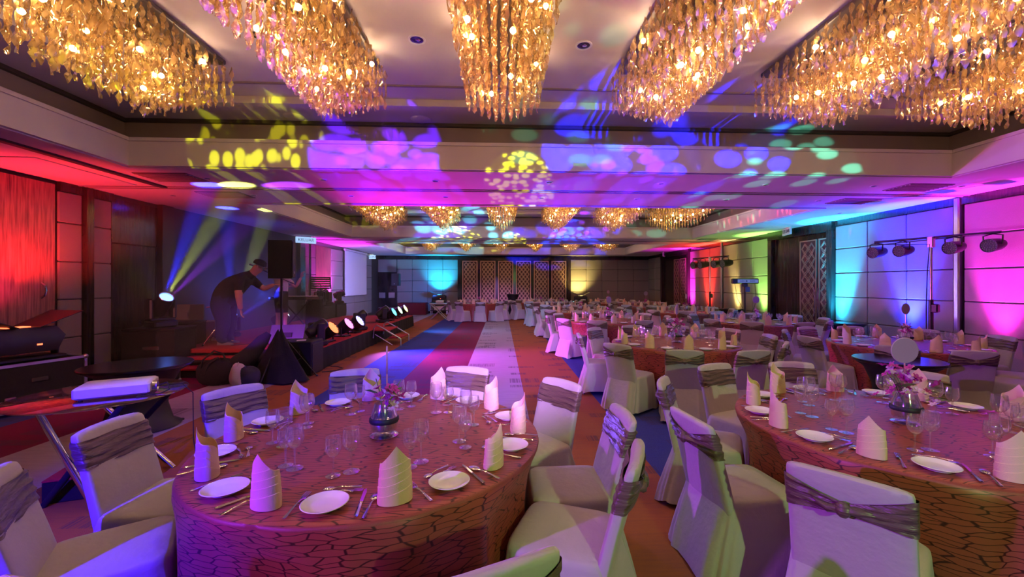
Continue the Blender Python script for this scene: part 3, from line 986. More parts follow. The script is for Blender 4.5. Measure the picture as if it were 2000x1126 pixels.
# ---- place setting pieces
def nap_rim(t):
    """height of the napkin's rim at angle t from its outer side: a triangular point, low on the inner side"""
    a = abs(t)
    if a < PI / 2: return .222 - .07 * math.sin(a)
    return .152 - .05 * (1 - math.sin(a))
def napkin_mesh():
    n = 48
    def ell(t, k, z):
        return (.062 * k * math.sin(t), -.043 * k * math.cos(t), z)
    loops = []
    ts = [-PI + 2 * PI * k / n for k in range(n)]
    for z, k in [(0, 1.07), (.046, 1.07), (.048, 1.035), (.082, 1.035), (.084, 1.0), (.114, .995), (.116, .965), (.148, .96), (.150, .93)]:
        lp = []
        for t in ts:
            s = z + (.016 * math.sin(t) if z > 0 else 0) - (.5 * z * max(0, -math.cos(t)) if z > 0 else 0)
            lp.append(ell(t, k, min(s, nap_rim(t) * .985)))
        loops.append(lp)
    loops.append([ell(t, .90, nap_rim(t)) for t in ts])
    loops.append([ell(t, .87, nap_rim(t) - .001) for t in ts])
    loops.append([ell(t, .84, .06) for t in ts])
    return MB().loft(loops, cap0=False, cap1=True).mesh('napkin', 'napkin', 30)
NAP = napkin_mesh()
def far_napkin():
    n = 16
    ts = [-PI + 2 * PI * k / n for k in range(n)]
    L = [[(.066 * k * math.sin(t), -.046 * k * math.cos(t), z(t)) for t in ts] for k, z in ((1, lambda t: 0), (.96, lambda t: nap_rim(t) * .55), (.88, nap_rim), (.82, lambda t: .06))]
    return MB().loft(L, cap0=False).mesh('napkin', 'napkin', 40)
NAPF = far_napkin()
PLATE = MB().lathe([(.003, .004), (.05, .004), (.055, .001), (.058, .006), (.087, .019), (.089, .021), (.086, .0225), (.06, .011), (.05, .0085), (.003, .0085)], 40).mesh('side_plate', 'china', 40)
PLATEF = MB().lathe([(.003, .002), (.055, .002), (.088, .018), (.086, .021), (.055, .009), (.003, .008)], 18).mesh('side_plate', 'china', 40)
def goblet(k, n=28):
    """bowl, stem, foot; k scales the height"""
    h = .19 * k
    bw = .037 * k
    bowl = MB().lathe([(.003, h * .49), (.012, h * .495), (.024 * k, h * .535), (bw, h * .66), (bw * 1.04, h * .76), (bw * .98, h * .88), (bw * .905, h - .002), (bw * .9, h), (bw * .88, h), (bw * .885, h - .004)], n).mesh('bowl', 'glass', 60)
    stem = MB().lathe([(.007, .006), (.0045, h * .1), (.004, h * .3), (.0055, h * .46), (.011, h * .497)], 12).mesh('stem', 'glass', 60)
    foot = MB().lathe([(.034 * k, 0), (.035 * k, .0025), (.02, .005), (.006, .009)], n, cap0=True).mesh('foot', 'glass', 60)
    full = MB().lathe([(.034 * k, 0), (.035 * k, .0025), (.006, .009), (.004, h * .3), (.011, h * .497), (.024 * k, h * .535), (bw * 1.02, h * .72), (bw * .9, h)], 14, cap0=True).mesh('wine_glass', 'glass', 60)
    return bowl, stem, foot, full
GOB = [goblet(1.06), goblet(.93)]
def ribbon(pts, ws, t=.0025):
    """flat metal piece along y: pts (y, z), half widths"""
    loops = [[(-w_, y, z), (0, y, z - t * .6), (w_, y, z), (0, y, z + t)] for (y, z), w_ in zip(pts, ws)]
    return MB().loft(loops)
def spoon_mesh(k=1.0):
    mb = ribbon([(-.1 * k, .004), (-.085 * k, .004), (-.05 * k, .007), (0, .01), (.035 * k, .006)], [.006, .0075, .005, .0035, .003])
    mb.ball((0, .062 * k, .006), .02 * k, 12, 6, (1, 1.5, .26))
    return mb.mesh('spoon', 'steel', 50)
def fork_mesh(k=1.0):
    mb = ribbon([(-.1 * k, .004), (-.085 * k, .004), (-.05 * k, .007), (0, .01), (.03 * k, .007), (.045 * k, .004), (.055 * k, .004)], [.006, .0075, .005, .0035, .004, .011, .0115])
    for i in range(4):
        x = -.0095 + i * .0063
        mb.box((x, .075 * k, .006), (.0028, .045 * k, .0025))
    return mb.mesh('fork', 'steel', 50)
def knife_mesh(k=1.0):
    mb = ribbon([(-.11 * k, .004), (-.1 * k, .005), (-.03 * k, .005), (0, .005)], [.006, .0085, .0065, .0055], .004)
    mb.add([(-.006, 0, .003), (.007, 0, .003), (.009, .08 * k, .003), (.003, .115 * k, .003), (-.006, .1 * k, .003), (-.006, 0, .0055), (.006, 0, .0045), (.008, .08 * k, .0045), (.003, .113 * k, .0045), (-.006, .1 * k, .0055)],
           [(4, 3, 2, 1, 0), (5, 6, 7, 8, 9), (0, 1, 6, 5), (1, 2, 7, 6), (2, 3, 8, 7), (3, 4, 9, 8), (4, 0, 5, 9)])
    return mb.mesh('knife', 'steel', 40)
SPO, FOR_, KNI, DSP, DFO = spoon_mesh(), fork_mesh(), knife_mesh(), spoon_mesh(.82), fork_mesh(.85)
HOURS = ['twelve', 'one', 'two', 'three', 'four', 'five', 'six', 'seven', 'eight', 'nine', 'ten', 'eleven']
def clock(a):
    """clock position of an angle seen from above with the far wall at twelve"""
    return HOURS[round((PI / 2 - a) / (PI / 6)) % 12]
ZT = .754
def setting(c, a, ap, tname, lv, rnd):
    """one place: napkin at angle a, plate at angle ap; lv 0 = full detail with cutlery, 1 = cutlery, joined glass, 2 = far"""
    h = clock(a)
    at = "at %s o'clock on the %s" % (h, tname)
    def pos(r, ang, dz=0): return (c[0] + r * math.cos(ang), c[1] + r * math.sin(ang), ZT + dz)
    o = put('napkin', NAP if lv < 2 else NAPF, None, pos(.8, a), (0, 0, a + PI / 2 + rnd.uniform(-.18, .18)), scale=rnd.uniform(.93, 1.06))
    o.rotation_euler.z += PI if False else 0
    tag(o, 'folded peach cloth napkin standing ' + at, 'napkin', 'napkins on the ' + tname)
    o = put('side_plate', PLATE if lv < 2 else PLATEF, None, pos(.79, ap))
    tag(o, 'small round white plate ' + at, 'plate', 'plates on the ' + tname)
    ga = ap + rnd.uniform(-.05, .05)
    for q, (g, r, da) in enumerate(((0, .50, .03), (1, .54, -.10))):
        nm = 'taller' if q == 0 else 'shorter'
        p = pos(r + rnd.uniform(-.02, .02), ga + da)
        lab = nm + ' stemmed wine glass ' + at
        if lv == 0:
            t = thing('wine_glass', lab, 'glass', p, 0, 'wine glasses on the ' + tname)
            put('bowl', GOB[g][0], t); put('stem', GOB[g][1], t); put('foot', GOB[g][2], t)
        else:
            tag(put('wine_glass', GOB[g][3], None, p), lab, 'glass', 'wine glasses on the ' + tname)
    if lv < 2:
        gp = 'cutlery on the ' + tname
        rot = ap + PI / 2
        for nm, me, da, dr, dd in (('knife', KNI, .165, .0, 0), ('spoon', SPO, .225, .03, .1), ('fork', FOR_, -.155, .0, -.05)):
            tag(put(nm, me, None, pos(.78 + dr, ap + da + rnd.uniform(-.01, .01)), (0, 0, rot + dd + rnd.uniform(-.12, .12))), 'polished %s lying beside the plate %s' % (nm, at), nm, gp)
        for nm, me, da, dr, dd in (('dessert_spoon', DSP, .02, 0, PI / 2 + .15), ('dessert_fork', DFO, .04, .035, -PI / 2 + .2)):
            tag(put(nm, me, None, pos(.645 + dr, ap + da, 0), (0, 0, rot + dd + rnd.uniform(-.2, .2))), 'small %s lying above the plate %s' % (nm.replace('_', ' '), at), nm.split('_')[1], gp)

# ---- flowers
def blossom_mesh(mname):
    mb = MB()
    for k in range(5):
        a = 2 * PI * k / 5
        m = Matrix.Rotation(a, 4, 'Z') @ Matrix.Rotation(R(-25), 4, 'Y')
        mb.add([(.002, 0, 0), (.016, -.011, .003), (.03, -.008, .001), (.034, 0, -.003), (.03, .008, .001), (.016, .011, .003), (.018, 0, .007)],
               [(0, 1, 6), (1, 2, 6), (2, 3, 6), (3, 4, 6), (4, 5, 6), (5, 0, 6)], m)
    mb.ball((0, 0, .008), .007, 6, 4)
    return mb.mesh('blossom', mname, 60)
BLO = [blossom_mesh('petal'), blossom_mesh('petal_pale')]
VASE = MB().lathe([(.05, .012), (.07, .04), (.078, .08), (.074, .12), (.06, .16), (.052, .19), (.05, .19), (.058, .16), (.072, .12), (.076, .08), (.068, .042), (.003, .018)], 28).mesh('vase_body', 'glass', 60)
VWAT = MB().lathe([(.003, .02), (.066, .043), (.073, .075), (.072, .095), (.003, .096)], 24).mesh('water', 'water', 50)
VBAS = MB().lathe([(.075, 0), (.078, .006), (.05, .013), (.003, .013)], 28, cap0=True).mesh('base_disc', 'chrome', 40)
VRIB = MB().lathe([(.079, .082), (.083, .09), (.082, .105), (.077, .112), (.077, .082)], 28).mesh('ribbon', 'spandex', 40)
LEAFM = MB().add([(0, 0, 0), (.012, .03, .01), (.01, .07, .012), (0, .1, 0), (-.01, .07, .012), (-.012, .03, .01), (0, .05, .002)],
                 [(0, 1, 6), (1, 2, 6), (2, 3, 6), (3, 4, 6), (4, 5, 6), (5, 0, 6)]).mesh('leaf', 'stem', 60)
def vase(c, tname, lv, rnd, disc=None, lean=None, big=1.0):
    t = thing('flower_vase', 'round glass vase of magenta and pale orchids in the middle of the ' + tname, 'vase', (c[0], c[1], ZT), rnd.uniform(0, 6), 'centrepieces')
    put('vase_body', VASE, t); put('water', VWAT, t); put('base_disc', VBAS, t); put('ribbon', VRIB, t)
    nb = int(26 * big) if lv == 0 else 10
    for k in range(nb):
        a, r = rnd.uniform(0, 6.28), rnd.uniform(.0, .085) * big
        z = .2 + rnd.uniform(-.03, .09) * big
        put('blossom', BLO[rnd.random() < .35], t, (r * math.cos(a) + (lean or 0), r * math.sin(a), z), (rnd.uniform(-.9, .9), rnd.uniform(-.9, .9), a), rnd.uniform(.7, 1.15) * (1 if lv == 0 else 1.5))
    for k in range(4 if lv == 0 else 2):
        a = rnd.uniform(0, 6.28)
        s = put('flower_stem', MB().path([(0, 0, .03), (.02 * math.cos(a), .02 * math.sin(a), .14), (.06 * math.cos(a), .06 * math.sin(a), .25), (.1 * math.cos(a), .1 * math.sin(a), .31)], .003, 6).mesh('flower_stem', 'stem'), t)
        put('leaf', LEAFM, s, (.05 * math.cos(a), .05 * math.sin(a), .22), (.5, .3, a))
    if disc:
        dz, rz, sc = disc
        g = thing('table_marker', 'round mauve card on a thin stick, rising from the vase of the ' + tname, 'table sign', (c[0] + .01, c[1] + .02, ZT + .02), rz, 'table markers')
        put('stick', MB().path([(0, 0, 0), (0, 0, dz)], .004, 6).mesh('stick', 'brass'), g)
        put('card', MB().lathe([(.003, -.004), (.078 * sc, -.004), (.082 * sc, 0), (.078 * sc, .004), (.003, .004)], 30, TR(0, 0, dz + .07 * sc) @ Matrix.Rotation(R(90), 4, 'X')).mesh('card', 'purple_disc'), g)

TABLES = [
    # name, centre, napkin angle offset, detail, cloth, disc
    ('near projector table', (-.70, 2.46), 2, 0, 0, (.34, R(-76), 1.0)),
    ('near right table', (2.5, 2.53), 2, 0, 1, (.36, R(-8), 1.0)),
    ('second aisle table', (2.6, 6.2), 8, 1, 2, (.4, R(55), 1.0)),
    ('purple-wall table', (5.85, 5.85), -4, 1, 3, (.42, R(10), 1.0)),
    ('third aisle table', (2.55, 10.0), 14, 2, 0, (.4, R(30), 1.0)),
    ('lattice-door table', (5.85, 9.45), 5, 2, 1, (.42, R(0), 1.0)),
    ('fourth aisle table', (2.5, 13.4), -8, 2, 2, None),
    ('yellow-wall table', (5.75, 12.9), 12, 2, 3, (.4, R(80), 1.0)),
    ('fifth aisle table', (2.4, 16.7), 3, 2, 1, None),
    ('red-wall table', (5.65, 16.3), -10, 2, 0, (.42, R(5), 1.0)),
    ('sixth aisle table', (1.85, 19.9), 9, 2, 3, None),
    ('far corner table', (5.0, 19.6), 0, 2, 2, (.42, R(20), 1.0)),
    ('lone far table', (-1.05, 19.4), 6, 2, 1, None),
]
CH = {
    0: [(-2.14, 2.40), (-1.93, 3.14), (-1.24, 3.66), (-.33, 3.74), (.38, 3.20), (.67, 2.46), (.60, 1.86), (-.02, 1.13), (-1.10, 1.16), (-1.99, 1.74)],
    1: [(1.36, 1.60), (1.15, 2.38), (1.33, 3.22), (2.04, 3.76), (2.76, 3.78), (3.44, 3.34), (3.92, 2.6), (3.7, 1.75)],
    2: [(1.46, 5.25), (2.10, 4.72), (2.88, 4.66), (3.62, 5.35), (1.2, 6.35), (1.62, 7.2), (2.4, 7.62), (3.2, 7.5), (3.85, 6.95), (4.0, 6.1)],
    3: [(4.84, 4.92), (4.42, 5.85), (5.35, 4.5), (4.7, 6.75), (5.4, 7.2), (6.25, 7.25), (7.05, 6.7), (7.3, 5.8), (6.9, 4.9), (6.2, 4.45)],
}
rt = random.Random(5)
for ti, (tn, c, off, lv, cl, disc) in enumerate(TABLES):
    if ti in CH:
        tops = CH[ti]
    else:
        tops = [(c[0] + 1.44 * math.cos(R(off + 18 + 36 * k + rt.uniform(-4, 4))), c[1] + 1.44 * math.sin(R(off + 18 + 36 * k))) for k in range(10)]
    t = thing('banquet_table', 'round banquet table under a burgundy branch-pattern cloth, the ' + tn, 'table', (c[0], c[1], 0), 0, 'round banquet tables')
    put('tabletop', TOPM, t)
    for k in range(4):
        put('leg', TLEG, t, (.45 * math.cos(k * PI / 2), .45 * math.sin(k * PI / 2), 0))
    for k in range(10):
        a = R(off + 36 * k)
        setting(c, a, a + R(17), tn, lv, rt)
    vase((c[0] + .03, c[1] - .02), tn, 0 if lv < 2 else 2, rt, disc, .0 if ti else -.035, 1.7 if ti in (1, 2) else 1.0)
    push = []
    for k, (x, y) in enumerate(tops):
        a = math.atan2(y - c[1], x - c[0])
        d = max(math.hypot(x - c[0], y - c[1]), 1.42)
        x, y = c[0] + d * math.cos(a), c[1] + d * math.sin(a)
        push.append((a, d - .32 - .262 - .012))
        chair(x, y, a + PI + rt.uniform(-.08, .08), "white covered chair with brown sash at %s o'clock of the %s" % (clock(a), tn), 'chairs of the ' + tn, rt.randrange(3), lv < 2)
    put('tablecloth', cloth_mesh(.925, ti, push), t)

# ------------------------------------------------------------------ stage
SZ = .42
st = thing('stage', 'low stage with red carpet top and black skirt along the dark left side', 'stage', (0, 0, 0))
put('deck', boxmesh('deck', (-5.085, 12.3, SZ - .04), (3.33, 8.4, .08), 'stage_carpet', .01), st)
def skirt_mesh(x0, y0, x1, y1, h):
    n = max(8, int(math.hypot(x1 - x0, y1 - y0) / .06))
    lo, hi = [], []
    L = math.hypot(x1 - x0, y1 - y0)
    nx, ny = (y1 - y0) / L, -(x1 - x0) / L
    for i in range(n + 1):
        t = i / n
        o = .012 * math.sin(i * 1.1) + .008 * math.sin(i * .37)
        hi.append((x0 + (x1 - x0) * t, y0 + (y1 - y0) * t, h))
        lo.append((x0 + (x1 - x0) * t + nx * (.02 + o), y0 + (y1 - y0) * t + ny * (.02 + o), .012))
    return MB().loft([lo, hi], closed=False, cap0=False, cap1=False).mesh('skirt', 'matte_black', 60)
put('skirt', skirt_mesh(-3.42, 8.1, -3.42, 16.5, SZ - .02), st)
put('skirt', skirt_mesh(-4.55, 8.1, -3.42, 8.1, SZ - .02), st)
put('skirt', skirt_mesh(-3.42, 16.5, -6.74, 16.5, SZ - .02), st)
put('skirt', skirt_mesh(-6.74, 8.1, -5.95, 8.1, SZ - .02), st)
sp = thing('stage_steps', 'two red carpeted steps with dark risers at the near end of the stage', 'steps', (-5.3, 7.6, 0))
put('tread', boxmesh('tread', (0, .42, .27), (1.5, .34, .04), 'stage_carpet', .008), sp)
put('tread', boxmesh('tread', (0, .1, .14), (1.5, .34, .04), 'stage_carpet', .008), sp)
put('riser', boxmesh('riser', (0, .42, .125), (1.46, .28, .25), 'gap'), sp)
put('riser', boxmesh('riser', (0, .1, .06), (1.46, .3, .12), 'gap'), sp)
s2 = thing('folding_steps', 'small folding two-step stair with rails and red treads at the stage side', 'steps', (-3.38, 11.75, 0))
put('tread', boxmesh('tread', (.2, 0, .40), (.42, .95, .035), 'stage_carpet', .006), s2)
put('tread', boxmesh('tread', (.55, 0, .2), (.34, .8, .035), 'stage_carpet', .006), s2)
for s in (-1, 1):
    yy = .48 * s
    put('rail', MB().path([(.0, yy, .2), (.02, yy, .48), (.1, yy, .54), (.22, yy, .48), (.72, yy, .18), (.72, yy, .0)], .016, 8).mesh('rail', 'alu'), s2)
    put('brace', MB().path([(.05, yy, .3), (.5, yy, .02)], .012, 8).mesh('brace', 'alu'), s2)

def moving_head(loc, rz, tilt, label, lens='lens_white', k=1.0, group='moving-head lights'):
    """base, yoke arms and a tilted barrel whose lens points along +y before rz"""
    t = thing('moving_head_light', label, 'stage light', loc, rz, group)
    t.scale = (k, k, k)
    b = put('base', boxmesh('base', (0, 0, .055), (.32, .32, .1), 'black', .02), t)
    put('display', boxmesh('display', (0, -.163, .06), (.12, .006, .04), 'lens_off'), b)
    y = put('yoke', MB().cbox((0, 0, .13), (.34, .14, .05), .01).cbox((-.155, 0, .29), (.05, .16, .32), .02).cbox((.155, 0, .29), (.05, .16, .32), .02).mesh('yoke', 'black'), t)
    h = put('head', MB().lathe([(.003, -.2), (.08, -.2), (.105, -.16), (.11, 0), (.115, .05), (.105, .16), (.095, .2), (.09, .2), (.09, .17)], 24).mesh('head', 'black'), t, (0, 0, .34), (-tilt, 0, 0))
    put('lens', MB().lathe([(.003, .196), (.05, .19), (.09, .176)], 24, cap0=True).mesh('lens', lens), h)
    put('lens_ring', MB().lathe([(.09, .17), (.102, .2), (.096, .208), (.088, .2), (.088, .176)], 24).mesh('lens_ring', 'alu'), h)
    return t
def par_can(loc, rz, tilt, label, led, k=1.0, group='LED cans along the stage lip'):
    t = thing('led_can', label, 'stage light', loc, rz, group)
    t.scale = (k, k, k)
    y = put('bracket', MB().path([(-.12, 0, .16), (-.12, 0, .02), (.12, 0, .02), (.12, 0, .16)], .012, 6).box((0, -.04, .012), (.2, .2, .02)).mesh('bracket', 'black'), t)
    b = put('body', MB().lathe([(.003, -.16), (.06, -.16), (.09, -.1), (.11, .0), (.115, .1), (.108, .1), (.105, .085)], 22).mesh('body', 'black'), t, (0, 0, .17), (-tilt, 0, 0))
    led_m = MB()
    for rr, n in ((0, 1), (.045, 6), (.085, 11)):
        for q in range(n):
            a = 2 * PI * q / n
            led_m.ball((rr * math.cos(a), rr * math.sin(a), .088), .019, 7, 4, (1, 1, .5))
    put('lens_plate', MB().lathe([(.003, .086), (.106, .084)], 22, cap0=True).mesh('lens_plate', led), b)
    f = put('led_cells', led_m.mesh('led_cells', led), b, kind='stuff')
    return t
HD = []
for pv, tg in HEADS:
    d = Vector(tg) - Vector(pv)
    HD.append((math.atan2(d.y, d.x) - PI / 2, math.atan2(math.hypot(d.x, d.y), d.z)))
moving_head((-3.62, 8.42, SZ), R(-35), R(62), 'moving-head light with a blue-white lens at the near end of the stage lip', 'lens_white')
par_can((-3.6, 8.95, SZ), R(-98), R(55), 'LED can glowing orange red on the stage lip', 'led_red', 1.35)
par_can((-3.6, 9.85, SZ), R(-98), R(55), 'LED can glowing pink on the stage lip', 'led_pink', 1.35)
par_can((-3.6, 10.6, SZ), R(-98), R(55), 'LED can glowing pale blue on the stage lip', 'led_blue', 1.35)
moving_head((-3.72, 11.2, SZ), R(-40), R(55), 'moving-head light with a bluish lens beyond the pale blue can', 'lens_white')
moving_head((-3.75, 13.45, SZ), R(-50), R(55), 'moving-head light on the stage lip just before the cyan can', 'lens_white')
par_can((-3.65, 14.1, SZ), R(-98), R(60), 'LED can glowing cyan at the far part of the stage lip', 'led_cyan', 1.35)
par_can((-3.68, 15.05, SZ), R(-98), R(60), 'LED can glowing cool white at the far part of the stage lip', 'led_white', 1.35)
par_can((-3.7, 16.0, SZ), R(-98), R(60), 'LED can glowing pale yellow at the far end of the stage lip', 'led_yellow', 1.35)
moving_head((HEADS[1][0][0], HEADS[1][0][1], SZ), *HD[1], 'moving-head light with a bright blue lens on the stage behind the chrome stand', 'lens_blue')
moving_head((-5.75, 11.2, SZ), R(-70), R(60), 'moving-head light with a small lit lens between the two people', 'lens_white')
moving_head((-5.6, 13.0, SZ), R(120), R(40), 'moving-head light facing away, standing behind the person with dark shorts', 'lens_off')

def speaker_box(loc, rz, w_, d_, h_, label, cat='speaker'):
    t = thing('loudspeaker', label, cat, loc, rz)
    put('cabinet', MB().loft([[(-w_ / 2, d_ / 2, 0), (-w_ * .3, -d_ / 2, 0), (w_ * .3, -d_ / 2, 0), (w_ / 2, d_ / 2, 0)], [(-w_ / 2, d_ / 2, h_), (-w_ * .3, -d_ / 2, h_), (w_ * .3, -d_ / 2, h_), (w_ / 2, d_ / 2, h_)]]).mesh('cabinet', 'black'), t)
    put('grille', MB().cbox((0, d_ / 2 + .008, h_ / 2), (w_ * .94, .02, h_ * .95), .008).mesh('grille', mat('speaker_grille_mesh', (.03, .03, .032), .6, bump=(300, .6))), t)
    put('badge', MB().lathe([(.003, .006), (.02, .006), (.022, 0)], 16, TR(w_ * .1, d_ / 2 + .02, .1) @ Matrix.Rotation(R(-90), 4, 'X'), cap0=True).mesh('badge', 'alu'), t)
    put('rear_handle', boxmesh('rear_handle', (0, -d_ / 2 - .004, h_ * .72), (w_ * .34, .012, .09), 'gap', .004), t)
    return t
def tripod(loc, top, spread, label, m='black', foot=.5, name='speaker_stand', cat='stand'):
    t = thing(name, label, cat, loc, .4)
    put('pole', MB().path([(0, 0, .12), (0, 0, top * .5), (0, 0, top * .5), (0, 0, top)], [.02, .02, .015, .015], 10).mesh('pole', m), t)
    put('collar', MB().lathe([(.02, foot - .04), (.034, foot - .04), (.034, foot + .04), (.02, foot + .04)], 12).mesh('collar', m), t)
    for k in range(3):
        a = 2 * PI * k / 3
        lg = put('leg', MB().path([(.02 * math.cos(a), .02 * math.sin(a), foot), (spread * math.cos(a), spread * math.sin(a), .012)], .012, 8).mesh('leg', m), t)
        put('foot_cap', MB().ball((spread * math.cos(a), spread * math.sin(a), .018), .018, 8, 5).mesh('foot_cap', 'rubber'), lg)
        put('brace', MB().path([(.02 * math.cos(a), .02 * math.sin(a), .16), (spread * .55 * math.cos(a), spread * .55 * math.sin(a), foot * .46)], .007, 6).mesh('brace', m), t)
    return t
tripod((-3.75, 7.35, 0), 1.72, .55, 'black tripod speaker stand on the floor by the near stage corner', foot=.75)
speaker_box((-3.75, 7.35, 1.72), R(-70), .42, .36, .64, 'large black loudspeaker on a pole in front of the stage')
# black drape thrown over the stand legs
dr = []
for z, r in ((.02, .5), (.3, .34), (.6, .18), (.82, .06), (.84, .03)):
    dr.append([(r * (1 + .12 * math.sin(5 * t + z * 4)) * math.cos(t), r * (1 + .12 * math.sin(5 * t + z * 4)) * .55 * math.sin(t), z + (.03 * math.sin(3 * t) if z > .1 else .015 * math.sin(7 * t) ** 2)) for t in [2 * PI * k / 40 for k in range(40)]])
tag(put('stand_cover', MB().loft(dr, cap0=False).mesh('stand_cover', 'matte_black', 60), None, (-3.72, 7.22, 0), (0, 0, -.3)), 'black cloth cover hanging over the legs of the front speaker stand', 'cover')
sb = thing('subwoofer', 'black subwoofer cabinet on the floor at the near stage corner', 'speaker', (-3.62, 7.82, 0), R(-90))
put('cabinet', boxmesh('cabinet', (0, 0, .31), (.5, .55, .6), 'black', .012), sb)
put('grille', boxmesh('grille', (.0, .28, .3), (.44, .015, .52), 'gap', .004), sb)
for s in (-1, 1):
    put('side_handle', boxmesh('side_handle', (s * .252, 0, .42), (.01, .16, .06), 'gap', .003), sb)
tag(put('paper', boxmesh('paper', (0, 0, .002), (.15, .2, .003), 'white_pl'), None, (-3.6, 7.75, .611), (0, 0, .4)), 'small white sheet lying on top of the subwoofer', 'paper')
# floor monitor wedge
wg = thing('floor_monitor', 'wedge floor monitor lit purple behind the speaker stand', 'speaker', (-4.45, 9.1, SZ), R(190))
put('cabinet', MB().prism([(-.3, 0), (.3, 0), (.3, .08), (.12, .36), (-.3, .3)], -.32, .32).mesh('cabinet', mat('grey_cabinet', (.12, .12, .13), .5)), wg, (0, 0, 0), (0, 0, R(90)))
put('rear_handle', boxmesh('rear_handle', (0, .305, .17), (.2, .012, .1), 'gap', .004), wg)
bag2 = thing('gear_cover', 'crumpled black cover lying on the stage floor before the wedge monitor', 'cover', (-4.15, 8.5, SZ))
put('cloth', MB().ball((0, 0, .05), .3, 18, 8, (1.2, .6, .26)).mesh('cloth', 'matte_black'), bag2)

# bags at the stage corner
def blob(name, m, c, r, sc, seed, n=22, k=12, amp=.07):
    rn = random.Random(seed)
    ph = [rn.uniform(0, 6) for _ in range(4)]
    loops = []
    for i in range(k + 1):
        t = PI * i / k if 0 < i < k else (.03 if i == 0 else PI - .03)
        lp = []
        for j in range(n):
            p = 2 * PI * j / n
            q = 1 + amp * math.sin(3 * p + ph[0] + 2 * t) + amp * .6 * math.sin(5 * p + ph[1] - 3 * t)
            lp.append((c[0] + r * sc[0] * q * math.sin(t) * math.cos(p), c[1] + r * sc[1] * q * math.sin(t) * math.sin(p), max(.01, c[2] - r * sc[2] * q * math.cos(t))))
        loops.append(lp)
    return MB().loft(loops).mesh(name, m, 60)
t = thing('backpack', 'black backpack with a looped strap slumped against the stage steps', 'bag', (-4.55, 7.0, 0), .3)
put('bag_body', blob('bag_body', 'matte_black', (0, 0, .2), .3, (1.0, .6, .75), 1), t)
put('strap', MB().path([(-.24, -.05, .2), (-.2, -.08, .42), (-.05, -.06, .56), (.06, -.02, .5), (.1, 0, .36)], .014, 6).mesh('strap', 'rubber'), t)
put('strap', MB().path([(-.16, -.14, .2), (-.1, -.14, .36), (.02, -.1, .46)], .012, 6).mesh('strap', 'rubber'), t)
t = thing('gig_bag', 'long black gig bag leaning from the floor up onto the stage edge', 'bag', (-4.25, 7.15, 0))
put('bag_body', MB().path([(-.25, -.15, .12), (-.05, -.02, .3), (.1, .1, .5), (.2, .2, .68), (.26, .26, .78)], [.1, .17, .13, .1, .05], 12).mesh('bag_body', 'matte_black', 60), t)
t = thing('shoulder_bag', 'navy bag with a pale jacket draped over it beside the black gear', 'bag', (-3.98, 6.75, 0), .2)
put('bag_body', blob('bag_body', 'bag_dark', (0, 0, .17), .2, (1.05, .7, .85), 4), t)
put('jacket', blob('jacket', 'bag_pale', (-.1, -.03, .2), .19, (.6, .72, 1.0), 9, amp=.1), t)

# stands and instruments on the stage
t = tripod((-5.75, 8.75, SZ), .75, .32, 'chrome drum hardware stand at the front of the stage', 'chrome', .3, 'drum_stand')
put('arm', MB().path([(-.16, 0, .74), (.16, .04, .78)], .014, 8).mesh('arm', 'chrome'), t)
mc = tripod((-4.75, 9.35, SZ), 1.35, .26, 'black microphone stand with a boom behind the large loudspeaker', 'black', .25, 'microphone_stand')
put('boom', MB().path([(-.45, 0, 1.55), (0, 0, 1.32), (.25, 0, 1.2)], .01, 6).mesh('boom', 'black'), mc)
put('microphone', MB().path([(-.45, 0, 1.55), (-.54, 0, 1.6), (-.6, 0, 1.63)], [.012, .016, .026], 10).mesh('microphone', 'alu'), mc)
kb = thing('keyboard', 'black electric keyboard lying on a crossed stand on the stage', 'keyboard', (-5.05, 10.6, 1.24), R(8))
put('case', boxmesh('case', (0, 0, .045), (1.15, .3, .08), 'black', .012), kb)
put('white_keys', boxmesh('white_keys', (0, -.06, .09), (1.0, .14, .014), 'white_pl', .003), kb, kind='stuff')
ks = thing('keyboard_stand', 'black crossed keyboard stand under the electric keyboard', 'stand', (-5.05, 10.6, SZ), R(8))
for s in (-1, 1):
    put('leg', MB().path([(-.35 * s, .0, .02), (.3 * s, 0, .8)], .018, 8).mesh('leg', 'black'), ks)
    put('foot_bar', MB().path([(-.35 * s, -.2, .02), (-.35 * s, .2, .02)], .016, 8).mesh('foot_bar', 'black'), ks)
    put('support_bar', MB().path([(.3 * s, -.16, .8), (.3 * s, .16, .8)], .016, 8).mesh('support_bar', 'black'), ks)
ms = thing('music_stand', 'black perforated music stand over the hanging black cloth', 'music stand', (-4.75, 11.3, SZ), R(25))
dk = MB()
dk.box((0, 0, 0), (.5, .012, .04)).box((0, 0, .34), (.5, .012, .04)).box((-.235, 0, .17), (.03, .012, .32)).box((.235, 0, .17), (.03, .012, .32))
for i in range(4):
    dk.box((0, 0, .07 + i * .07), (.45, .01, .045))
put('desk', dk.mesh('desk', 'black'), ms, (0, 0, 1.1), (R(-35), 0, 0))
put('pole', MB().path([(0, 0, .1), (0, 0, 1.2)], .012, 8).mesh('pole', 'black'), ms)
for k in range(3):
    a = 2 * PI * k / 3
    put('leg', MB().path([(0, 0, .2), (.25 * math.cos(a), .25 * math.sin(a), .012)], .01, 6).mesh('leg', 'black'), ms)
hc = thing('clothes_rack', 'black garment on a hanger in front of the music stand', 'garment', (-4.75, 10.9, SZ), R(12))
gm = []
for z, hw, dd in ((.1, .2, .06), (.4, .19, .07), (.75, .18, .07), (.82, .15, .05), (.86, .05, .03)):
    gm.append([(hw * math.cos(a) * (1 + .06 * math.sin(6 * a)), dd * math.sin(a), z) for a in [2 * PI * k / 28 for k in range(28)]])
put('garment', MB().loft(gm, cap0=False).mesh('garment', 'matte_black', 60), hc)
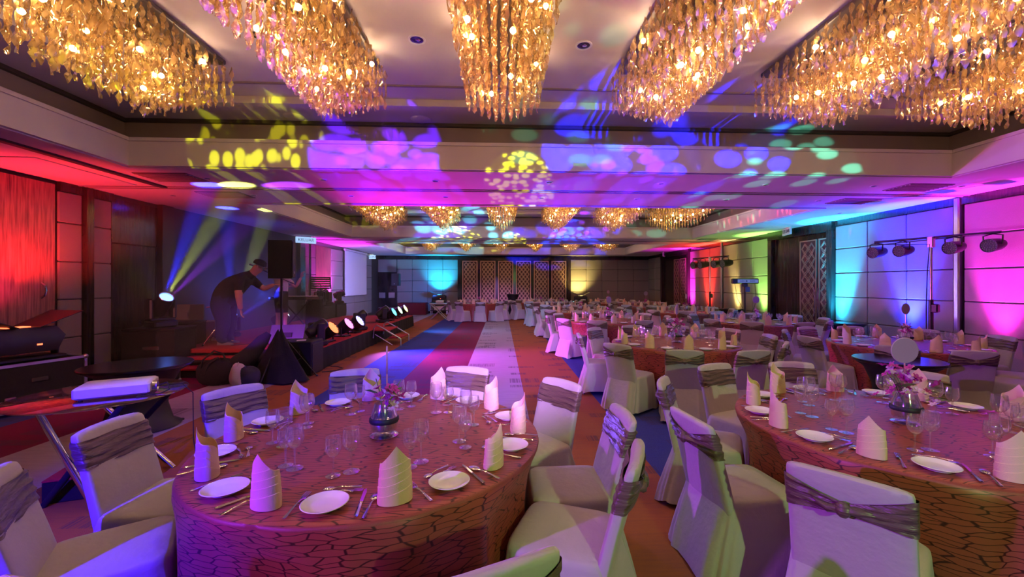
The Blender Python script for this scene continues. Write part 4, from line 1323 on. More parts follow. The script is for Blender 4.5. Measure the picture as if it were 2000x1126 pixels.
put('hanger', MB().path([(-.19, 0, .83), (0, 0, .93), (.19, 0, .83), (-.19, 0, .83)], .008, 6).path([(0, 0, .93), (0, 0, .98), (.03, 0, 1.0)], .006, 6).mesh('hanger', mat('red_hanger', (.5, .08, .08), .4)), hc)
put('pole', MB().path([(.19, .04, 0), (.19, .04, .98), (-.0, .02, 1.0)], .012, 6).mesh('pole', 'black'), hc)

# cases behind the stage
def road_case(loc, rz, w_, d_, h_, label, lid=.3):
    t = thing('flight_case', label, 'flight case', loc, rz, 'flight cases')
    put('shell', boxmesh('shell', (0, 0, h_ / 2 + .06), (w_, d_, h_), 'matte_black', .006), t)
    e = MB()
    q = .016
    for sx in (-1, 1):
        for sy in (-1, 1):
            e.box((sx * (w_ / 2 - .006), sy * (d_ / 2 - .006), h_ / 2 + .06), (.034, .034, h_ + .01))
    for sz in (.06, h_ + .06):
        for s in (-1, 1):
            e.box((0, s * (d_ / 2 - .006), sz), (w_, .034, .034))
            e.box((s * (w_ / 2 - .006), 0, sz), (.034, d_, .034))
    for s in (-1, 1):
        e.box((0, s * (d_ / 2 + .003), h_ * lid + .06), (w_, .012, .03))
    put('edging', e.mesh('edging', 'alu', 0), t)
    for sx in (-1, 1):
        for sy in (-1, 1):
            for sz in (.06, h_ + .06):
                put('corner', MB().ball((sx * (w_ / 2 - .004), sy * (d_ / 2 - .004), sz), .034, 8, 6).mesh('corner', 'alu'), t)
            put('caster', MB().lathe([(.003, -.014), (.03, -.014), (.03, .014), (.003, .014)], 12, TR(sx * (w_ / 2 - .1), sy * (d_ / 2 - .08), .03) @ Matrix.Rotation(R(90), 4, 'Y')).mesh('caster', 'rubber'), t)
    for s in (-.28, .28):
        put('latch', boxmesh('latch', (s * w_, -d_ / 2 - .008, h_ * lid + .06), (.1, .016, .11), 'alu', .005), t)
    put('handle', boxmesh('handle', (0, -d_ / 2 - .01, h_ * .62 + .06), (.16, .02, .05), 'gap', .006), t)
    return t
road_case((-6.22, 5.75, 0), R(76), .98, .62, .56, 'large black flight case with silver edges by the red veneer door', .22)
road_case((-5.5, 6.85, 0), R(20), .62, .42, .34, 'small black flight case with red glints behind the round black table', .75)
def flood(loc, rz, label, lit, k=1.0, group='barn-door floods'):
    """box flood facing up with two opened barn doors"""
    t = thing('flood_light', label, 'flood light', loc, rz, group)
    t.scale = (k, k, k)
    put('housing', MB().loft([[(-.3, -.2, .1), (.3, -.2, .1), (.3, .2, .1), (-.3, .2, .1)], [(-.36, -.24, .3), (.36, -.24, .3), (.36, .24, .3), (-.36, .24, .3)], [(-.3, -.18, .42), (.3, -.18, .42), (.3, .18, .42), (-.3, .18, .42)]]).mesh('housing', 'black'), t)
    put('lamp_face', boxmesh('lamp_face', (0, 0, .425), (.26, .14, .012), lit), t)
    for s in (-1, 1):
        put('yoke_arm', MB().cbox((s * .385, 0, .2), (.03, .12, .38), .01).mesh('yoke_arm', 'black'), t)
        put('barn_door', MB().add([(s * .1, -.24, .43), (s * .1, .24, .43), (s * .52, .3, .62), (s * .52, -.3, .62), (s * .1, -.24, .42), (s * .1, .24, .42), (s * .52, .3, .61), (s * .52, -.3, .61)],
                                  [(0, 1, 2, 3), (7, 6, 5, 4), (0, 4, 5, 1), (1, 5, 6, 2), (2, 6, 7, 3), (3, 7, 4, 0)]).mesh('barn_door', 'black'), t)
    put('foot_plate', boxmesh('foot_plate', (0, 0, .02), (.8, .4, .04), 'black', .008), t)
    put('status_light', boxmesh('status_light', (.1, -.226, .2), (.05, .01, .02), 'led_red'), t)
    return t
flood((-6.25, 5.72, .64), R(76), 'black barn-door flood standing on the large flight case, glowing red', 'led_red')
bx = thing('equipment_crate', 'black equipment trunk carrying the blue moving head by the padded columns', 'trunk', (-6.2, 7.95, 0), R(4))
put('shell', boxmesh('shell', (0, 0, .42), (.85, .6, .84), 'matte_black', .012), bx)
put('lid', boxmesh('lid', (0, 0, .82), (.87, .62, .05), 'black', .01), bx)
put('handle', boxmesh('handle', (.05, -.31, .5), (.26, .02, .06), 'alu', .006), bx)
moving_head((HEADS[0][0][0], HEADS[0][0][1], .846), *HD[0], 'moving-head light with a glaring blue lens on the equipment trunk', 'lens_blue', 1.15)
bx = thing('equipment_crate', 'second black trunk behind the blue moving head at the stage steps', 'trunk', (-6.45, 8.75, SZ), 0)
put('shell', boxmesh('shell', (0, 0, .22), (.7, .5, .44), 'black', .012), bx)
put('lid', boxmesh('lid', (0, 0, .45), (.72, .52, .03), 'black', .01), bx)
tag(put('grey_board', boxmesh('grey_board', (0, 0, .16), (.72, .03, .32), mat('grey_board', (.2, .2, .22), .7), .004), None, (-6.5, 8.98, SZ + .47)), 'pale grey board propped on the second black trunk', 'board')
cb = thing('cardboard_box', 'brown cardboard box on the stage by the dark back cloth', 'box', (-6.35, 9.45, SZ), .15)
put('carton', boxmesh('carton', (0, 0, .2), (.5, .42, .4), 'cardboard', .006), cb)
for s in (-1, 1):
    put('flap', boxmesh('flap', (0, s * .108, .405), (.5, .2, .006), 'cardboard'), cb)
tag(put('perforated_board', MB().box((0, 0, .1), (.36, .02, .22)).mesh('perforated_board', 'gap'), None, (-5.95, 7.9, .3), (R(-20), 0, .2)), 'small dark perforated board leaning by the stage steps', 'board')
for (x, y, lb) in ((-6.3, 14.9, 'near'), (-6.3, 16.0, 'far')):
    t = thing('stage_crate', 'black trunk under moving heads, the %s one at the stage back' % lb, 'trunk', (x, y, SZ), R(90))
    put('shell', boxmesh('shell', (0, 0, .24), (.95, .7, .46), 'black', .012), t)
    put('lid', boxmesh('lid', (0, 0, .47), (.97, .72, .03), 'matte_black', .008), t)
moving_head((-6.2, 14.7, SZ + .485), R(200), R(20), 'moving-head light facing up on the near trunk at the back of the stage', 'lens_off')
moving_head((-6.15, 15.15, SZ + .485), R(150), R(35), 'moving-head light leaning aside on the near trunk at the back of the stage', 'lens_off')
moving_head((-6.1, 16.1, SZ + .485), R(-60), R(70), 'moving-head light before the projection screen on the far trunk', 'lens_off')

# projection screen on the left wall
ps = thing('projection_screen', 'pale projection screen hanging on the left wall beyond the stage', 'screen', (XL + .16, 19.9, 0))
put('fabric', boxmesh('fabric', (0, 0, 2.1), (.015, 2.9, 1.98), 'screen'), ps)
put('roller_case', MB().cbox((.0, 0, 3.13), (.1, 3.0, .1), .02).mesh('roller_case', 'white_pl'), ps)
put('bottom_bar', boxmesh('bottom_bar', (0, 0, 1.1), (.03, 2.92, .03), 'trim_dark'), ps)

def exit_sign(loc, rz, label, w_=.62, glow='sign_glow'):
    t = thing('exit_sign', label, 'exit sign', loc, rz, 'hanging exit signs')
    put('panel_face', boxmesh('panel_face', (0, 0, 0), (w_, .05, .2), glow, .006), t)
    put('hanger_bar', boxmesh('hanger_bar', (0, 0, .115), (w_ * .5, .03, .05), 'white_pl'), t)
    for s in (-1, 1):
        cu = bpy.data.curves.new('lettering', 'FONT')
        cu.body = 'KELUAR'
        cu.size = .135
        cu.align_x = 'CENTER'
        cu.align_y = 'CENTER'
        cu.extrude = .002
        cu.materials.append(M['ink'])
        tmp = bpy.data.objects.new('lettering', cu)
        col.objects.link(tmp)
        lm = bpy.data.meshes.new_from_object(tmp.evaluated_get(bpy.context.evaluated_depsgraph_get()))
        bpy.data.objects.remove(tmp)
        put('lettering', lm, t, (0, s * .0275, 0), (R(90), 0, 0 if s < 0 else PI))
    return t
exit_sign((-6.45, 14.2, 3.08), R(40), 'lit blue-white hanging exit sign over the far end of the stage cloth')
exit_sign((-6.75, 22.2, 3.05), R(8), 'small lit exit sign before the dark back left door', .42)
exit_sign((8.1, 11.55, 3.12), R(75), 'unlit exit sign over the near lattice door in the right wall', .55, 'white_pl')
exit_sign((7.95, 20.2, 3.08), R(60), 'grey exit sign over the far lattice door in the right wall', .5, 'white_pl')

# ------------------------------------------------------------------ projector on its glass table
gt = thing('glass_table', 'round clear glass table on crossed chrome legs carrying the projector', 'table', (-3.2, 3.52, 0))
put('glass_top', MB().lathe([(.003, .735), (.54, .735), (.55, .741), (.54, .747), (.003, .747)], 48).mesh('glass_top', 'table_glass'), gt)
for (a, b, m) in (((-.05, -.42, .733), (.24, -.32, .0), 'chrome'), ((.42, -.3, .733), (-.13, -.31, .0), 'matte_black'), ((-.4, .28, .733), (.3, .34, .0), 'chrome'), ((.35, .3, .733), (-.36, .36, .0), 'matte_black')):
    put('leg', MB().path([a, b], .022, 12).mesh('leg', m), gt)
pj = thing('projector', 'white projector with cables on the round glass table', 'projector', (-3.03, 3.47, .748), R(28))
put('casing', MB().cbox((0, 0, .058), (.44, .32, .09), .014).mesh('casing', 'white_pl'), pj)
put('lens_barrel', MB().lathe([(.03, 0), (.045, 0), (.045, .03), (.034, .03), (.03, .015)], 18, TR(.223, -.06, .055) @ Matrix.Rotation(R(90), 4, 'Y')).mesh('lens_barrel', 'alu'), pj)
for k in range(5):
    put('port', boxmesh('port', (.222, -.0 + k * .032, .04 + .012 * (k % 2)), (.006, .022, .014), 'gap'), pj)
put('logo_plate', boxmesh('logo_plate', (-.02, .06, .1035), (.07, .014, .001), 'alu'), pj)
for x, y in ((-.18, -.12), (.18, -.12), (-.18, .12), (.18, .12)):
    put('foot', MB().lathe([(.014, 0), (.014, .016)], 10, TR(x, y, 0), True, True).mesh('foot', 'rubber'), pj)
tag(put('cable', MB().path([(-2.78, 3.52, .80), (-2.7, 3.53, .83), (-2.66, 3.5, .78), (-2.7, 3.46, .758), (-2.8, 3.36, .758)], .005, 6).mesh('cable', 'rubber')), 'thin black cable looping out of the projector side', 'cable')
tag(put('cable', MB().path([(-2.8, 3.58, .79), (-2.68, 3.66, .79), (-2.62, 3.7, .70), (-2.63, 3.72, .3), (-2.6, 3.74, .012)], .004, 6).mesh('cable', 'rubber')), 'black power cable hanging from the projector to the carpet', 'cable')
bt = thing('low_block', 'low black block with a red carpeted top under the glass table', 'block', (-3.2, 3.52, 0), R(18))
put('block_body', boxmesh('block_body', (0, 0, .08), (.5, .42, .16), 'matte_black', .006), bt)
put('carpet_top', boxmesh('carpet_top', (0, 0, .166), (.5, .42, .014), 'stage_carpet', .003), bt)

# stretch-covered round tables
def cocktail(loc, r, h, label):
    t = thing('covered_round_table', label, 'table', loc, 0, 'round tables in black stretch covers')
    put('cover', MB().lathe([(r * .78, .012), (r * .62, .06), (r * .52, h * .35), (r * .56, h * .6), (r * .74, h * .86), (r * .97, h - .03)], 36).mesh('cover', 'spandex', 60), t)
    put('top', MB().lathe([(r * .96, h - .035), (r * 1.0, h - .025), (r * 1.0, h - .006), (r * .985, h), (.003, h)], 40).mesh('top', mat('black_gloss_top', (.012, .012, .016), .22)), t)
    for k in range(4):
        a = PI / 4 + k * PI / 2
        put('foot_pad', MB().lathe([(.04, 0), (.04, .014), (.003, .014)], 12, TR(r * .74 * math.cos(a), r * .74 * math.sin(a), 0)).mesh('foot_pad', 'rubber'), t)
    return t
cocktail((-4.1, 4.95, 0), .5, .72, 'round black covered table with a shiny dark top behind the projector table')
cocktail((4.62, 4.68, 0), .43, .75, 'round black covered table between the near right table and the purple-wall table')
cocktail((7.85, 9.2, 0), .38, .75, 'round black covered table against the cyan-lit wall panels')
cocktail((7.95, 14.2, 0), .4, .78, 'round black covered table against the yellow-lit wall panels')
cocktail((7.95, 17.7, 0), .4, .75, 'round black covered table against the wall between the magenta and red light')

# ------------------------------------------------------------------ T-bar light stands by the right wall
def tbar(loc, rz, L, h, label, n=4):
    t = thing('light_stand', label, 'light stand', loc, rz, 'T-bar light stands')
    put('lower_tube', MB().path([(0, 0, .1), (0, 0, 1.35)], .035, 12).mesh('lower_tube', 'black'), t)
    put('upper_tube', MB().path([(0, 0, 1.3), (0, 0, h)], .022, 12).mesh('upper_tube', 'alu'), t)
    put('winch', MB().cbox((-.06, 0, 1.2), (.1, .1, .16), .02).mesh('winch', 'black'), t)
    put('crossbar', MB().path([(-L / 2, 0, h), (L / 2, 0, h)], .022, 10).mesh('crossbar', 'black'), t)
    put('clamp', MB().cbox((0, 0, h - .08), (.09, .09, .2), .012).mesh('clamp', 'alu'), t)
    for k in range(4):
        a = PI / 4 + k * PI / 2
        put('leg', MB().path([(0, 0, .55), (.5 * math.cos(a), .5 * math.sin(a), .015)], .016, 8).mesh('leg', 'black'), t)
    put('power_cable', MB().path([(-L / 2, .02, h - .04), (-L / 4, .03, h - .09), (0, .04, h - .12), (.03, .05, h - .6), (.05, .04, 1.2), (.04, .05, .5), (.1, .1, .02)], .008, 6).mesh('power_cable', 'rubber'), t)
    return t
def hung_can(loc, rz, tilt, label, k=1.0):
    t = thing('led_can', label, 'stage light', loc, rz, 'LED cans hung on the light stands')
    t.scale = (k, k, k)
    put('bracket', MB().path([(-.115, 0, -.17), (-.12, 0, -.03), (0, 0, 0), (.12, 0, -.03), (.115, 0, -.17)], .011, 6).mesh('bracket', 'black'), t)
    b = put('body', MB().lathe([(.003, -.2), (.07, -.2), (.095, -.12), (.105, 0), (.11, .1), (.103, .1), (.1, .086)], 22).mesh('body', 'black'), t, (0, 0, -.18), (-tilt, 0, 0))
    f = put('lens_plate', MB().lathe([(.003, .087), (.1, .085)], 22, cap0=True).mesh('lens_plate', 'lens_off'), b)
    cm = MB()
    for rr, n in ((.03, 6), (.062, 12), (.088, 16)):
        for q in range(n):
            a = 2 * PI * q / n
            cm.ball((rr * math.cos(a), rr * math.sin(a), .09), .009, 6, 4)
    put('led_cells', cm.mesh('led_cells', mat('grey_led', (.3, .3, .32), .3)), f, kind='stuff')
    return t
TB = [((7.62, 7.1, 0), 2.45, 1.75, [(-.85, 'first'), (-.42, 'second'), (.3, 'third'), (.78, 'fourth')], 'near the purple-lit wall', 1.0),
      ((7.72, 15.2, 0), 2.62, 1.7, [(-.72, 'first'), (-.36, 'second'), (.3, 'third'), (.7, 'fourth')], 'near the red-lit wall', 1.3)]
for (x, y, z), h, L, offs, where, k in TB:
    tbar((x, y, z), R(108), -L, h, 'tall T-bar light stand with black lower tube ' + where)
    d = Vector((math.cos(R(108)), math.sin(R(108)), 0))
    for o, nm in offs:
        p = Vector((x, y, h - .02)) - d * o
        hung_can(tuple(p), R(100), R(98), 'unlit black LED can, %s from the far end of the T-bar %s' % (nm, where), k)
# infrared heater style bar on a stand
hb = thing('bar_unit_on_stand', 'short black bar unit with a pale lettered front on a thin black stand', 'light bar', (7.35, 12.35, 0), R(-5))
put('stand_pole', MB().path([(0, 0, .05), (0, 0, 1.62)], .022, 10).mesh('stand_pole', 'black'), hb)
put('bar_body', MB().cbox((0, 0, 1.72), (.78, .12, .16), .02).mesh('bar_body', 'black'), hb)
fp = put('front_label', boxmesh('front_label', (.06, -.063, 1.72), (.6, .008, .1), emat('pale_lit_label', (.2, .27, .75), .4)), hb)
lt = MB()
for x0, n in ((-.16, 6), (.13, 7)):
    for q in range(n):
        lt.box((x0 + q * .022, -.068, 1.72), (.013, .002, .026 if q % 3 else .036))
lt.box((.02, -.068, 1.72), (.05, .002, .035))
put('lettering', lt.mesh('lettering', 'ink', 0), fp)
put('bracket', boxmesh('bracket', (0, 0, 1.6), (.14, .1, .1), 'black', .01), hb)
put('control_box', boxmesh('control_box', (.05, -.06, 1.47), (.12, .06, .16), mat('blue_box', (.06, .09, .3), .5), .01), hb)
put('cable', MB().path([(-.3, 0, 1.66), (-.2, .05, 1.2), (-.05, .03, .9)], .006, 6).mesh('cable', 'rubber'), hb)
put('cable', MB().path([(.3, 0, 1.66), (.36, .04, 1.1), (.2, .03, .72), (0, .02, .8)], .006, 6).mesh('cable', 'rubber'), hb)
for k in range(3):
    a = 2 * PI * k / 3
    put('leg', MB().path([(0, 0, .4), (.38 * math.cos(a), .38 * math.sin(a), .014)], .012, 8).mesh('leg', 'black'), hb)

# wall uplight bars
LEDS = {'magenta': 'led_mag', 'blue': 'lens_blue', 'cyan': 'led_cyan', 'green': 'led_green', 'warm yellow': 'led_yellow', 'red': 'led_red'}
for i, (n, c, y, p) in enumerate(UP_R):
    t = thing('wall_uplight', 'small black floor uplight washing the right wall in %s%s' % (n, '' if n != 'magenta' else (' beside the near wall post' if i == 0 else ' next to the far lattice door')), 'uplight', (8.12, y, 0), 0, 'wall uplights')
    put('housing', MB().cbox((0, 0, .055), (.16, .34, .09), .012).mesh('housing', 'black'), t)
    for k in range(4):
        put('led', MB().ball((.02, -.12 + k * .08, .1), .026, 10, 6, (1, 1, .5)).mesh('led', LEDS[n]), t)

# far end
flood((-3.35, 22.9, .66), R(0), 'black barn-door flood before the cyan-lit back wall', 'led_cyan', .95)
rk = thing('equipment_rack', 'low equipment rack carrying the flood before the cyan wall', 'rack', (-3.35, 22.9, 0))
put('shelf', boxmesh('shelf', (0, 0, .64), (.9, .5, .04), 'black', .006), rk)
put('shelf', boxmesh('shelf', (0, 0, .22), (.9, .5, .04), 'black', .006), rk)
for sx in (-.42, .42):
    for sy in (-.22, .22):
        put('post', boxmesh('post', (sx, sy, .32), (.04, .04, .62), 'alu'), rk)
put('amplifier', boxmesh('amplifier', (0, 0, .34), (.5, .4, .2), 'white_pl', .01), rk)
pt = thing('folding_table', 'small folding table on crossed legs at the far end of the blue stripe', 'table', (-2.92, 19.9, 0), 0)
put('top', boxmesh('top', (0, 0, .72), (.85, .6, .035), 'alu', .006), pt)
for sx in (-.4, .4):
    for s in (-1, 1):
        put('leg', MB().path([(-s * .36, sx * .6, .0), (s * .36, sx * .6, .71)], .02, 8).mesh('leg', 'alu'), pt)
p2 = thing('projector', 'white projector on the far folding table', 'projector', (-2.88, 19.9, .74), R(90))
put('casing', MB().cbox((0, 0, .07), (.42, .34, .12), .014).mesh('casing', 'white_pl'), p2)
put('lens_barrel', MB().lathe([(.04, 0), (.05, 0), (.05, .03), (.03, .03)], 14, TR(.1, -.17, .07) @ Matrix.Rotation(R(90), 4, 'X')).mesh('lens_barrel', 'gap'), p2)
flood((4.35, 22.8, .62), R(0), 'black barn-door flood before the yellow-lit back wall', 'led_yellow', .9)
cs = thing('black_side_table', 'low black table under the flood by the yellow-lit wall', 'table', (4.35, 22.8, 0))
put('top', boxmesh('top', (0, 0, .6), (1.0, .5, .035), 'black', .006), cs)
put('drape', boxmesh('drape', (0, 0, .3), (.96, .46, .575), 'matte_black', .01), cs)
lc = thing('lectern', 'tall black covered cocktail stand right of the lone far table', 'lectern', (.62, 22.4, 0))
put('cover', MB().lathe([(.3, .012), (.24, .05), (.22, .5), (.26, .9), (.33, 1.08)], 28).mesh('cover', 'spandex'), lc)
put('top', MB().lathe([(.33, 1.075), (.34, 1.085), (.34, 1.1), (.003, 1.1)], 28).mesh('top', 'black'), lc)
pf = thing('low_riser', 'low riser covered in dark red cloth by the back wall', 'riser', (-4.75, 22.9, 0))
put('cloth', MB().loft([[(-.75, -.45, .01), (.75, -.45, .01), (.75, .45, .01), (-.75, .45, .01)], [(-.7, -.4, .62), (.72, -.4, .62), (.72, .4, .62), (-.7, .4, .62)]]).mesh('cloth', mat('maroon_cloth', (.16, .02, .04), .9, bump=(12, .4))), pf)
put('top_edge', boxmesh('top_edge', (.01, 0, .625), (1.44, .82, .02), mat('maroon_edge', (.12, .015, .03), .8), .004), pf)
tripod((-5.3, 21.6, 0), 1.55, .5, 'thin black speaker stand by the back wall', foot=.6)
speaker_box((-5.3, 21.6, 1.55), R(165), .4, .34, .62, 'black loudspeaker on a pole before the back left wall')
# cables lying around
for i, (pts, lb) in enumerate(((([(-5.3, 8.5, SZ + .006), (-5.0, 8.7, SZ + .006), (-4.7, 8.55, SZ + .006), (-4.4, 8.8, SZ + .006), (-4.1, 9.1, SZ + .006)]), 'black cable lying on the red stage carpet behind the shoes'),
                               (([(-5.2, 9.1, SZ + .006), (-4.8, 9.0, SZ + .006), (-4.5, 9.4, SZ + .006), (-4.2, 9.5, SZ + .006), (-3.9, 9.9, SZ + .006)]), 'black cable running to the LED cans on the stage'),
                               (([(-3.3, 7.9, .008), (-3.1, 8.0, .008), (-3.05, 8.25, .008), (-3.2, 8.4, .008), (-3.36, 8.45, .008)]), 'black cable loop on the carpet at the stage skirt'),
                               (([(-3.9, 13.3, SZ + .006), (-4.2, 13.1, SZ + .006), (-4.25, 13.4, SZ + .006), (-4.0, 13.6, SZ + .006), (-3.8, 13.9, SZ + .006)]), 'black cable curling behind the far moving head'))):
    tag(put('cable', MB().path(pts, .008, 6).mesh('cable', 'rubber', 60)), lb, 'cable')

# ------------------------------------------------------------------ people
def person(name, label, loc, rz, J, E, regions, root):
    """J: joint -> (x, y, z, radius); E: edges; regions: material name -> joints; each face takes the material of its nearest bone"""
    t = thing(name, label, 'person', loc, rz)
    names = list(J)
    idx = {n: i for i, n in enumerate(names)}
    me = bpy.data.meshes.new('body')
    me.from_pydata([J[n][:3] for n in names], [(idx[a], idx[b]) for a, b in E], [])
    o = bpy.data.objects.new('body', me)
    col.objects.link(o)
    o.modifiers.new('skin', 'SKIN')
    for n in names:
        sv = me.skin_vertices[0].data[idx[n]]
        rr = J[n][3]
        sv.radius = rr if isinstance(rr, tuple) else (rr, rr)
        sv.use_root = n == root
    sb_ = o.modifiers.new('sub', 'SUBSURF')
    sb_.levels = sb_.render_levels = 2
    dg = bpy.context.evaluated_depsgraph_get()
    nm = bpy.data.meshes.new_from_object(o.evaluated_get(dg))
    nm.name = 'body'
    bpy.data.objects.remove(o)
    mats = list(dict.fromkeys(regions.values()))
    nm.materials.clear()
    for m in mats: nm.materials.append(M[m])
    segs = []
    for (a, b), m in regions.items():
        segs.append((Vector(J[a][:3]), Vector(J[b][:3]), mats.index(m), min(max(q) if isinstance(q, tuple) else q for q in (J[a][3], J[b][3])) * .8))
    for p in nm.polygons:
        c = p.center
        best = (9, 0)
        for a, b, m, r_ in segs:
            ab = b - a
            k = max(0, min(1, (c - a).dot(ab) / max(1e-9, ab.length_squared)))
            dd = (c - (a + ab * k)).length - r_
            if dd < best[0]: best = (dd, m)
        p.material_index = best[1]
        p.use_smooth = True
    put('body', nm, t)
    return t
def hand(parent, wrist, d, up, side, m='skin', k=1.0):
    """palm and five bent fingers; d = pointing direction, up = back of the hand"""
    d, up = Vector(d).normalized(), Vector(up).normalized()
    r_ = d.cross(up).normalized()
    up = r_.cross(d).normalized()
    mt = Matrix((r_, d, up)).transposed().to_4x4()
    mt.translation = Vector(wrist)
    mb = MB()
    mb.loft([[(x * w_, y, z * h_) for x, z in ((-1, -.5), (0, -.8), (1, -.5), (1, .5), (0, .8), (-1, .5))] for y, w_, h_ in ((0, .026, .02), (.03, .036, .018), (.085, .041, .013), (.093, .036, .009))])
    for i, L in enumerate((.068, .078, .072, .056)):
        x = (-.03 + i * .02) * side
        mb.path([(x, .08, 0), (x * 1.08, .09 + L * .42, -.006), (x * 1.08, .09 + L * .72, -.022), (x * 1.05, .09 + L * .92, -.042)], [.0095, .009, .008, .006], 8)
    mb.path([(-.03 * side, .02, -.004), (-.056 * side, .052, -.012), (-.06 * side, .08, -.024)], [.012, .01, .007], 8)
    for v in range(len(mb.v)):
        mb.v[v] = tuple(mt @ (Vector(mb.v[v]) * k))
    return put('hand', mb.mesh('hand', m, 60), parent)
def shoe(parent, p, ang, m='shoe'):
    c = []
    for y, hw, zt in ((-.09, .03, .09), (-.06, .042, .1), (.0, .044, .085), (.08, .05, .06), (.15, .044, .045), (.185, .02, .03)):
        c.append([(-hw, y, .006), (-hw * .9, y, zt * .6), (0, y, zt), (hw * .9, y, zt * .6), (hw, y, .006)])
    return put('shoe', MB().loft(c).mesh('shoe', m, 50), parent, p, (0, 0, ang))
def face_bits(parent, c, fwd, r, up=(0, 0, 1), m='skin'):
    """nose, eyes, mouth and ears placed on the head"""
    f = Vector(fwd).normalized()
    u = Vector(up)
    s = f.cross(u).normalized()
    u = s.cross(f).normalized()
    c = Vector(c)
    mb = MB()
    nb = c + f * r * .95 - u * r * .1
    mb.path([c + f * r * .9 + u * r * .15, nb + f * .02, nb + f * .004 - u * .014], [.008, .014, .008], 8)
    put('nose', mb.mesh('nose', m, 60), parent)
    for k in (-1, 1):
        p = c + f * r * .86 + s * k * r * .36 + u * r * .14
        e = put('eye', MB().ball((0, 0, 0), .012, 8, 6).mesh('eye', 'white_pl'), parent, tuple(p))
        put('pupil', MB().ball((0, 0, 0), .007, 6, 5).mesh('pupil', 'ink'), e, tuple(f * .007))
        put('ear', MB().ball((0, 0, 0), .03, 8, 6, (.4, .7, 1)).mesh('ear', m), parent, tuple(c + s * k * r * .95 - u * .01))
    put('mouth', MB().ball((0, 0, 0), .02, 8, 5, (.5, 1, .25)).mesh('mouth', mat('lip', (.3, .1, .08), .5)), parent, tuple(c + f * r * .88 - u * r * .48), (0, 0, math.atan2(f.y, f.x)))

# local frame of each figure: +x is where it faces
J1 = {
    'pelvis': (-.04, 0, .92, (.25, .26)), 'waist': (.08, 0, 1.07, (.26, .27)), 'chest': (.27, 0, 1.25, (.235, .25)), 'neck0': (.43, 0, 1.37, (.12, .12)), 'neck': (.52, 0, 1.43, .075), 'head0': (.585, 0, 1.5, .1), 'head': (.65, 0, 1.575, .108),
    'hipL': (-.04, .14, .82, .185), 'kneeL': (.02, .16, .46, .135), 'ankL': (-.02, .16, .1, .105), 'toeL': (.1, .17, .045, .05),
    'hipR': (-.04, -.14, .82, .185), 'kneeR': (.06, -.16, .46, .135), 'ankR': (.0, -.16, .1, .105), 'toeR': (.12, -.17, .045, .05),
    'shL': (.4, .25, 1.3, .1), 'elL': (.6, .32, 1.1, .062), 'wrL': (.84, .22, 1.2, .04),
    'shR': (.38, -.27, 1.27, .105), 'elR': (.4, -.34, .97, .066), 'wrR': (.42, -.3, .7, .044),
}
E1_ = [('pelvis', 'waist'), ('waist', 'chest'), ('chest', 'neck0'), ('neck0', 'neck'), ('neck', 'head0'), ('head0', 'head'), ('pelvis', 'hipL'), ('hipL', 'kneeL'), ('kneeL', 'ankL'), ('ankL', 'toeL'),
       ('pelvis', 'hipR'), ('hipR', 'kneeR'), ('kneeR', 'ankR'), ('ankR', 'toeR'), ('chest', 'shL'), ('shL', 'elL'), ('elL', 'wrL'), ('chest', 'shR'), ('shR', 'elR'), ('elR', 'wrR')]
J1['slL'] = (.51, .29, 1.19, .082)
J1['slR'] = (.392, -.305, 1.1, .085)
E1_ = [e for e in E1_ if e not in (('shL', 'elL'), ('shR', 'elR'))] + [('shL', 'slL'), ('slL', 'elL'), ('shR', 'slR'), ('slR', 'elR')]
def reg(E, top, bottom):
    out = {}
    for a, b in E:
        k = a + b
        if 'head' in k or ('neck' in a and a == 'neck'): m = 'skin'
        elif 'wr' in k or ('sl' in a and 'el' in b): m = 'skin'
        elif any(q in k for q in ('knee', 'ank', 'hip', 'toe')): m = bottom
        else: m = top
        out[a, b] = m
    return out
PX1 = (-5.56, 8.72, SZ)
p1 = person('person', 'person in black t-shirt, cap and dark jeans bending forward on the stage', PX1, R(8), J1, E1_, reg(E1_, 'shirt', 'jeans'), 'pelvis')
hand(p1, (.84, .22, 1.2), (1, -.2, -.1), (0, 0, 1), 1)
hand(p1, (.42, -.3, .7), (.1, 0, -1), (-1, -.3, 0), -1)
face_bits(p1, (.65, 0, 1.57), (.85, 0, -.4), .108, (.5, 0, .85))
cp = put('cap', MB().lathe([(.122, 0), (.124, .03), (.108, .08), (.055, .108), (.003, .114)], 20).mesh('cap', 'shirt'), p1, (.64, 0, 1.6), (0, R(24), 0))
put('cap_brim', MB().loft([[(.08, -.085, 0), (.08, .085, 0)], [(.15, -.07, -.012), (.15, .07, -.012)], [(.19, -.03, -.022), (.19, .03, -.022)]], closed=False, cap0=False, cap1=False).mesh('cap_brim', 'shirt'), cp)
put('cap_badge', boxmesh('cap_badge', (-.115, 0, .05), (.012, .07, .03), 'alu'), cp)
shoe(p1, (.02, .16, 0), R(-90)); shoe(p1, (.04, -.16, 0), R(-90))

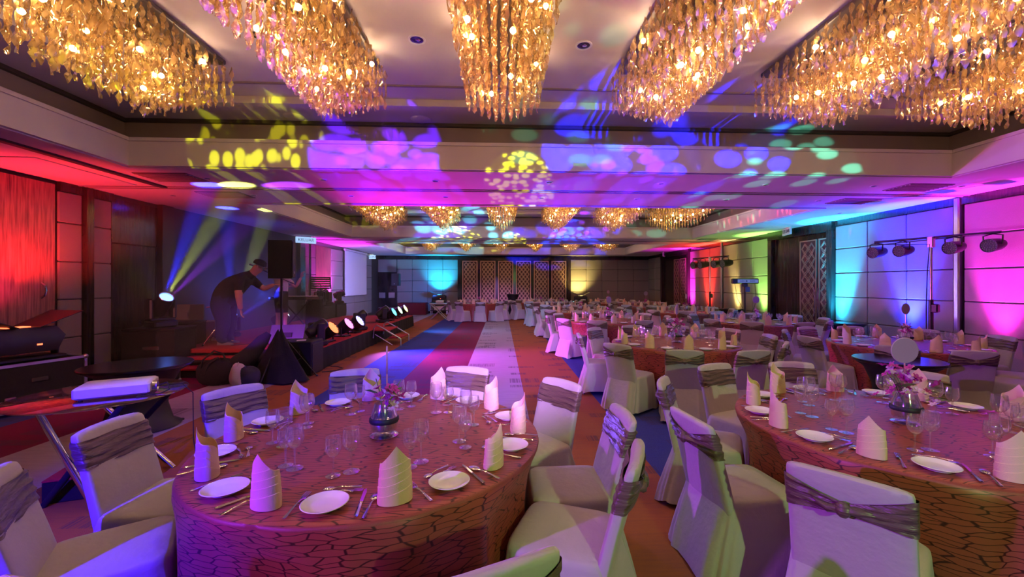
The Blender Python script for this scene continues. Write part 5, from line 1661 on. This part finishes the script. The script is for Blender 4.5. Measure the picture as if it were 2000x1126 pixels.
J2 = {
    'pelvis': (0, 0, .9, (.13, .15)), 'waist': (.0, 0, 1.05, (.12, .135)), 'chest': (.02, 0, 1.25, (.12, .155)), 'neck0': (.02, 0, 1.38, .07), 'neck': (.03, 0, 1.45, .05), 'head0': (.04, 0, 1.52, .075), 'head': (.05, 0, 1.6, .085),
    'hipL': (0, .09, .84, .1), 'thL': (.02, .1, .6, .082), 'kneeL': (.02, .11, .46, .06), 'calfL': (0, .11, .3, .055), 'ankL': (-.02, .11, .09, .04), 'toeL': (.08, .12, .04, .035),
    'hipR': (0, -.09, .84, .1), 'thR': (.02, -.1, .6, .082), 'kneeR': (.02, -.11, .46, .06), 'calfR': (0, -.11, .3, .055), 'ankR': (-.02, -.11, .09, .04), 'toeR': (.08, -.12, .04, .035),
    'shL': (.0, .18, 1.33, .06), 'slL': (.05, .22, 1.22, .052), 'elL': (.1, .24, 1.08, .042), 'wrL': (.3, .2, 1.15, .03),
    'shR': (.0, -.18, 1.33, .06), 'slR': (.06, -.26, 1.26, .05), 'elR': (.12, -.34, 1.13, .042), 'wrR': (.2, -.42, 1.36, .03),
}
E2_ = [('pelvis', 'waist'), ('waist', 'chest'), ('chest', 'neck0'), ('neck0', 'neck'), ('neck', 'head0'), ('head0', 'head'), ('chest', 'shL'), ('shL', 'slL'), ('slL', 'elL'), ('elL', 'wrL'), ('chest', 'shR'), ('shR', 'slR'), ('slR', 'elR'), ('elR', 'wrR')]
for s in 'LR':
    E2_ += [('pelvis', 'hip' + s), ('hip' + s, 'th' + s), ('th' + s, 'knee' + s), ('knee' + s, 'calf' + s), ('calf' + s, 'ank' + s), ('ank' + s, 'toe' + s)]
r2 = reg(E2_, 'pale_shirt', 'skin')
for s in 'LR':
    r2['pelvis', 'hip' + s] = 'trouser'
    r2['hip' + s, 'th' + s] = 'trouser'
r2['pelvis', 'waist'] = 'trouser'
p2_ = person('person', 'person in pale top and dark shorts behind the loudspeaker, one arm raised', (-4.98, 9.75, SZ), R(60), J2, E2_, r2, 'pelvis')
hand(p2_, (.3, .2, 1.15), (1, -.1, .1), (0, 0, 1), 1, k=.9)
hand(p2_, (.2, -.42, 1.36), (.1, -.2, 1), (-1, 0, .1), -1, k=.9)
face_bits(p2_, (.05, 0, 1.59), (1, 0, -.1), .085)
put('hair', MB().ball((.03, 0, 1.62), .098, 16, 10, (1, 1, 1.05)).mesh('hair', 'shirt'), p2_)
shoe(p2_, (-.02, .11, 0), R(-90)); shoe(p2_, (-.02, -.11, 0), R(-90))

# ------------------------------------------------------------------ stage haze
if HAZE:
    hm = bpy.data.materials.new('stage_haze')
    hm.use_nodes = True
    nt = hm.node_tree
    nt.nodes.clear()
    o_ = nt.nodes.new('ShaderNodeOutputMaterial')
    v_ = nt.nodes.new('ShaderNodeVolumeScatter')
    v_.inputs['Density'].default_value = HAZE
    v_.inputs['Anisotropy'].default_value = .0
    nt.links.new(v_.outputs[0], o_.inputs['Volume'])
    hz = put('stage_haze', MB().box((-5.15, 9.6, 1.82), (3.2, 6.4, 2.72)).mesh('stage_haze', hm, 0), kind='stuff')
    hz['label'] = 'thin smoke haze hanging over the stage'
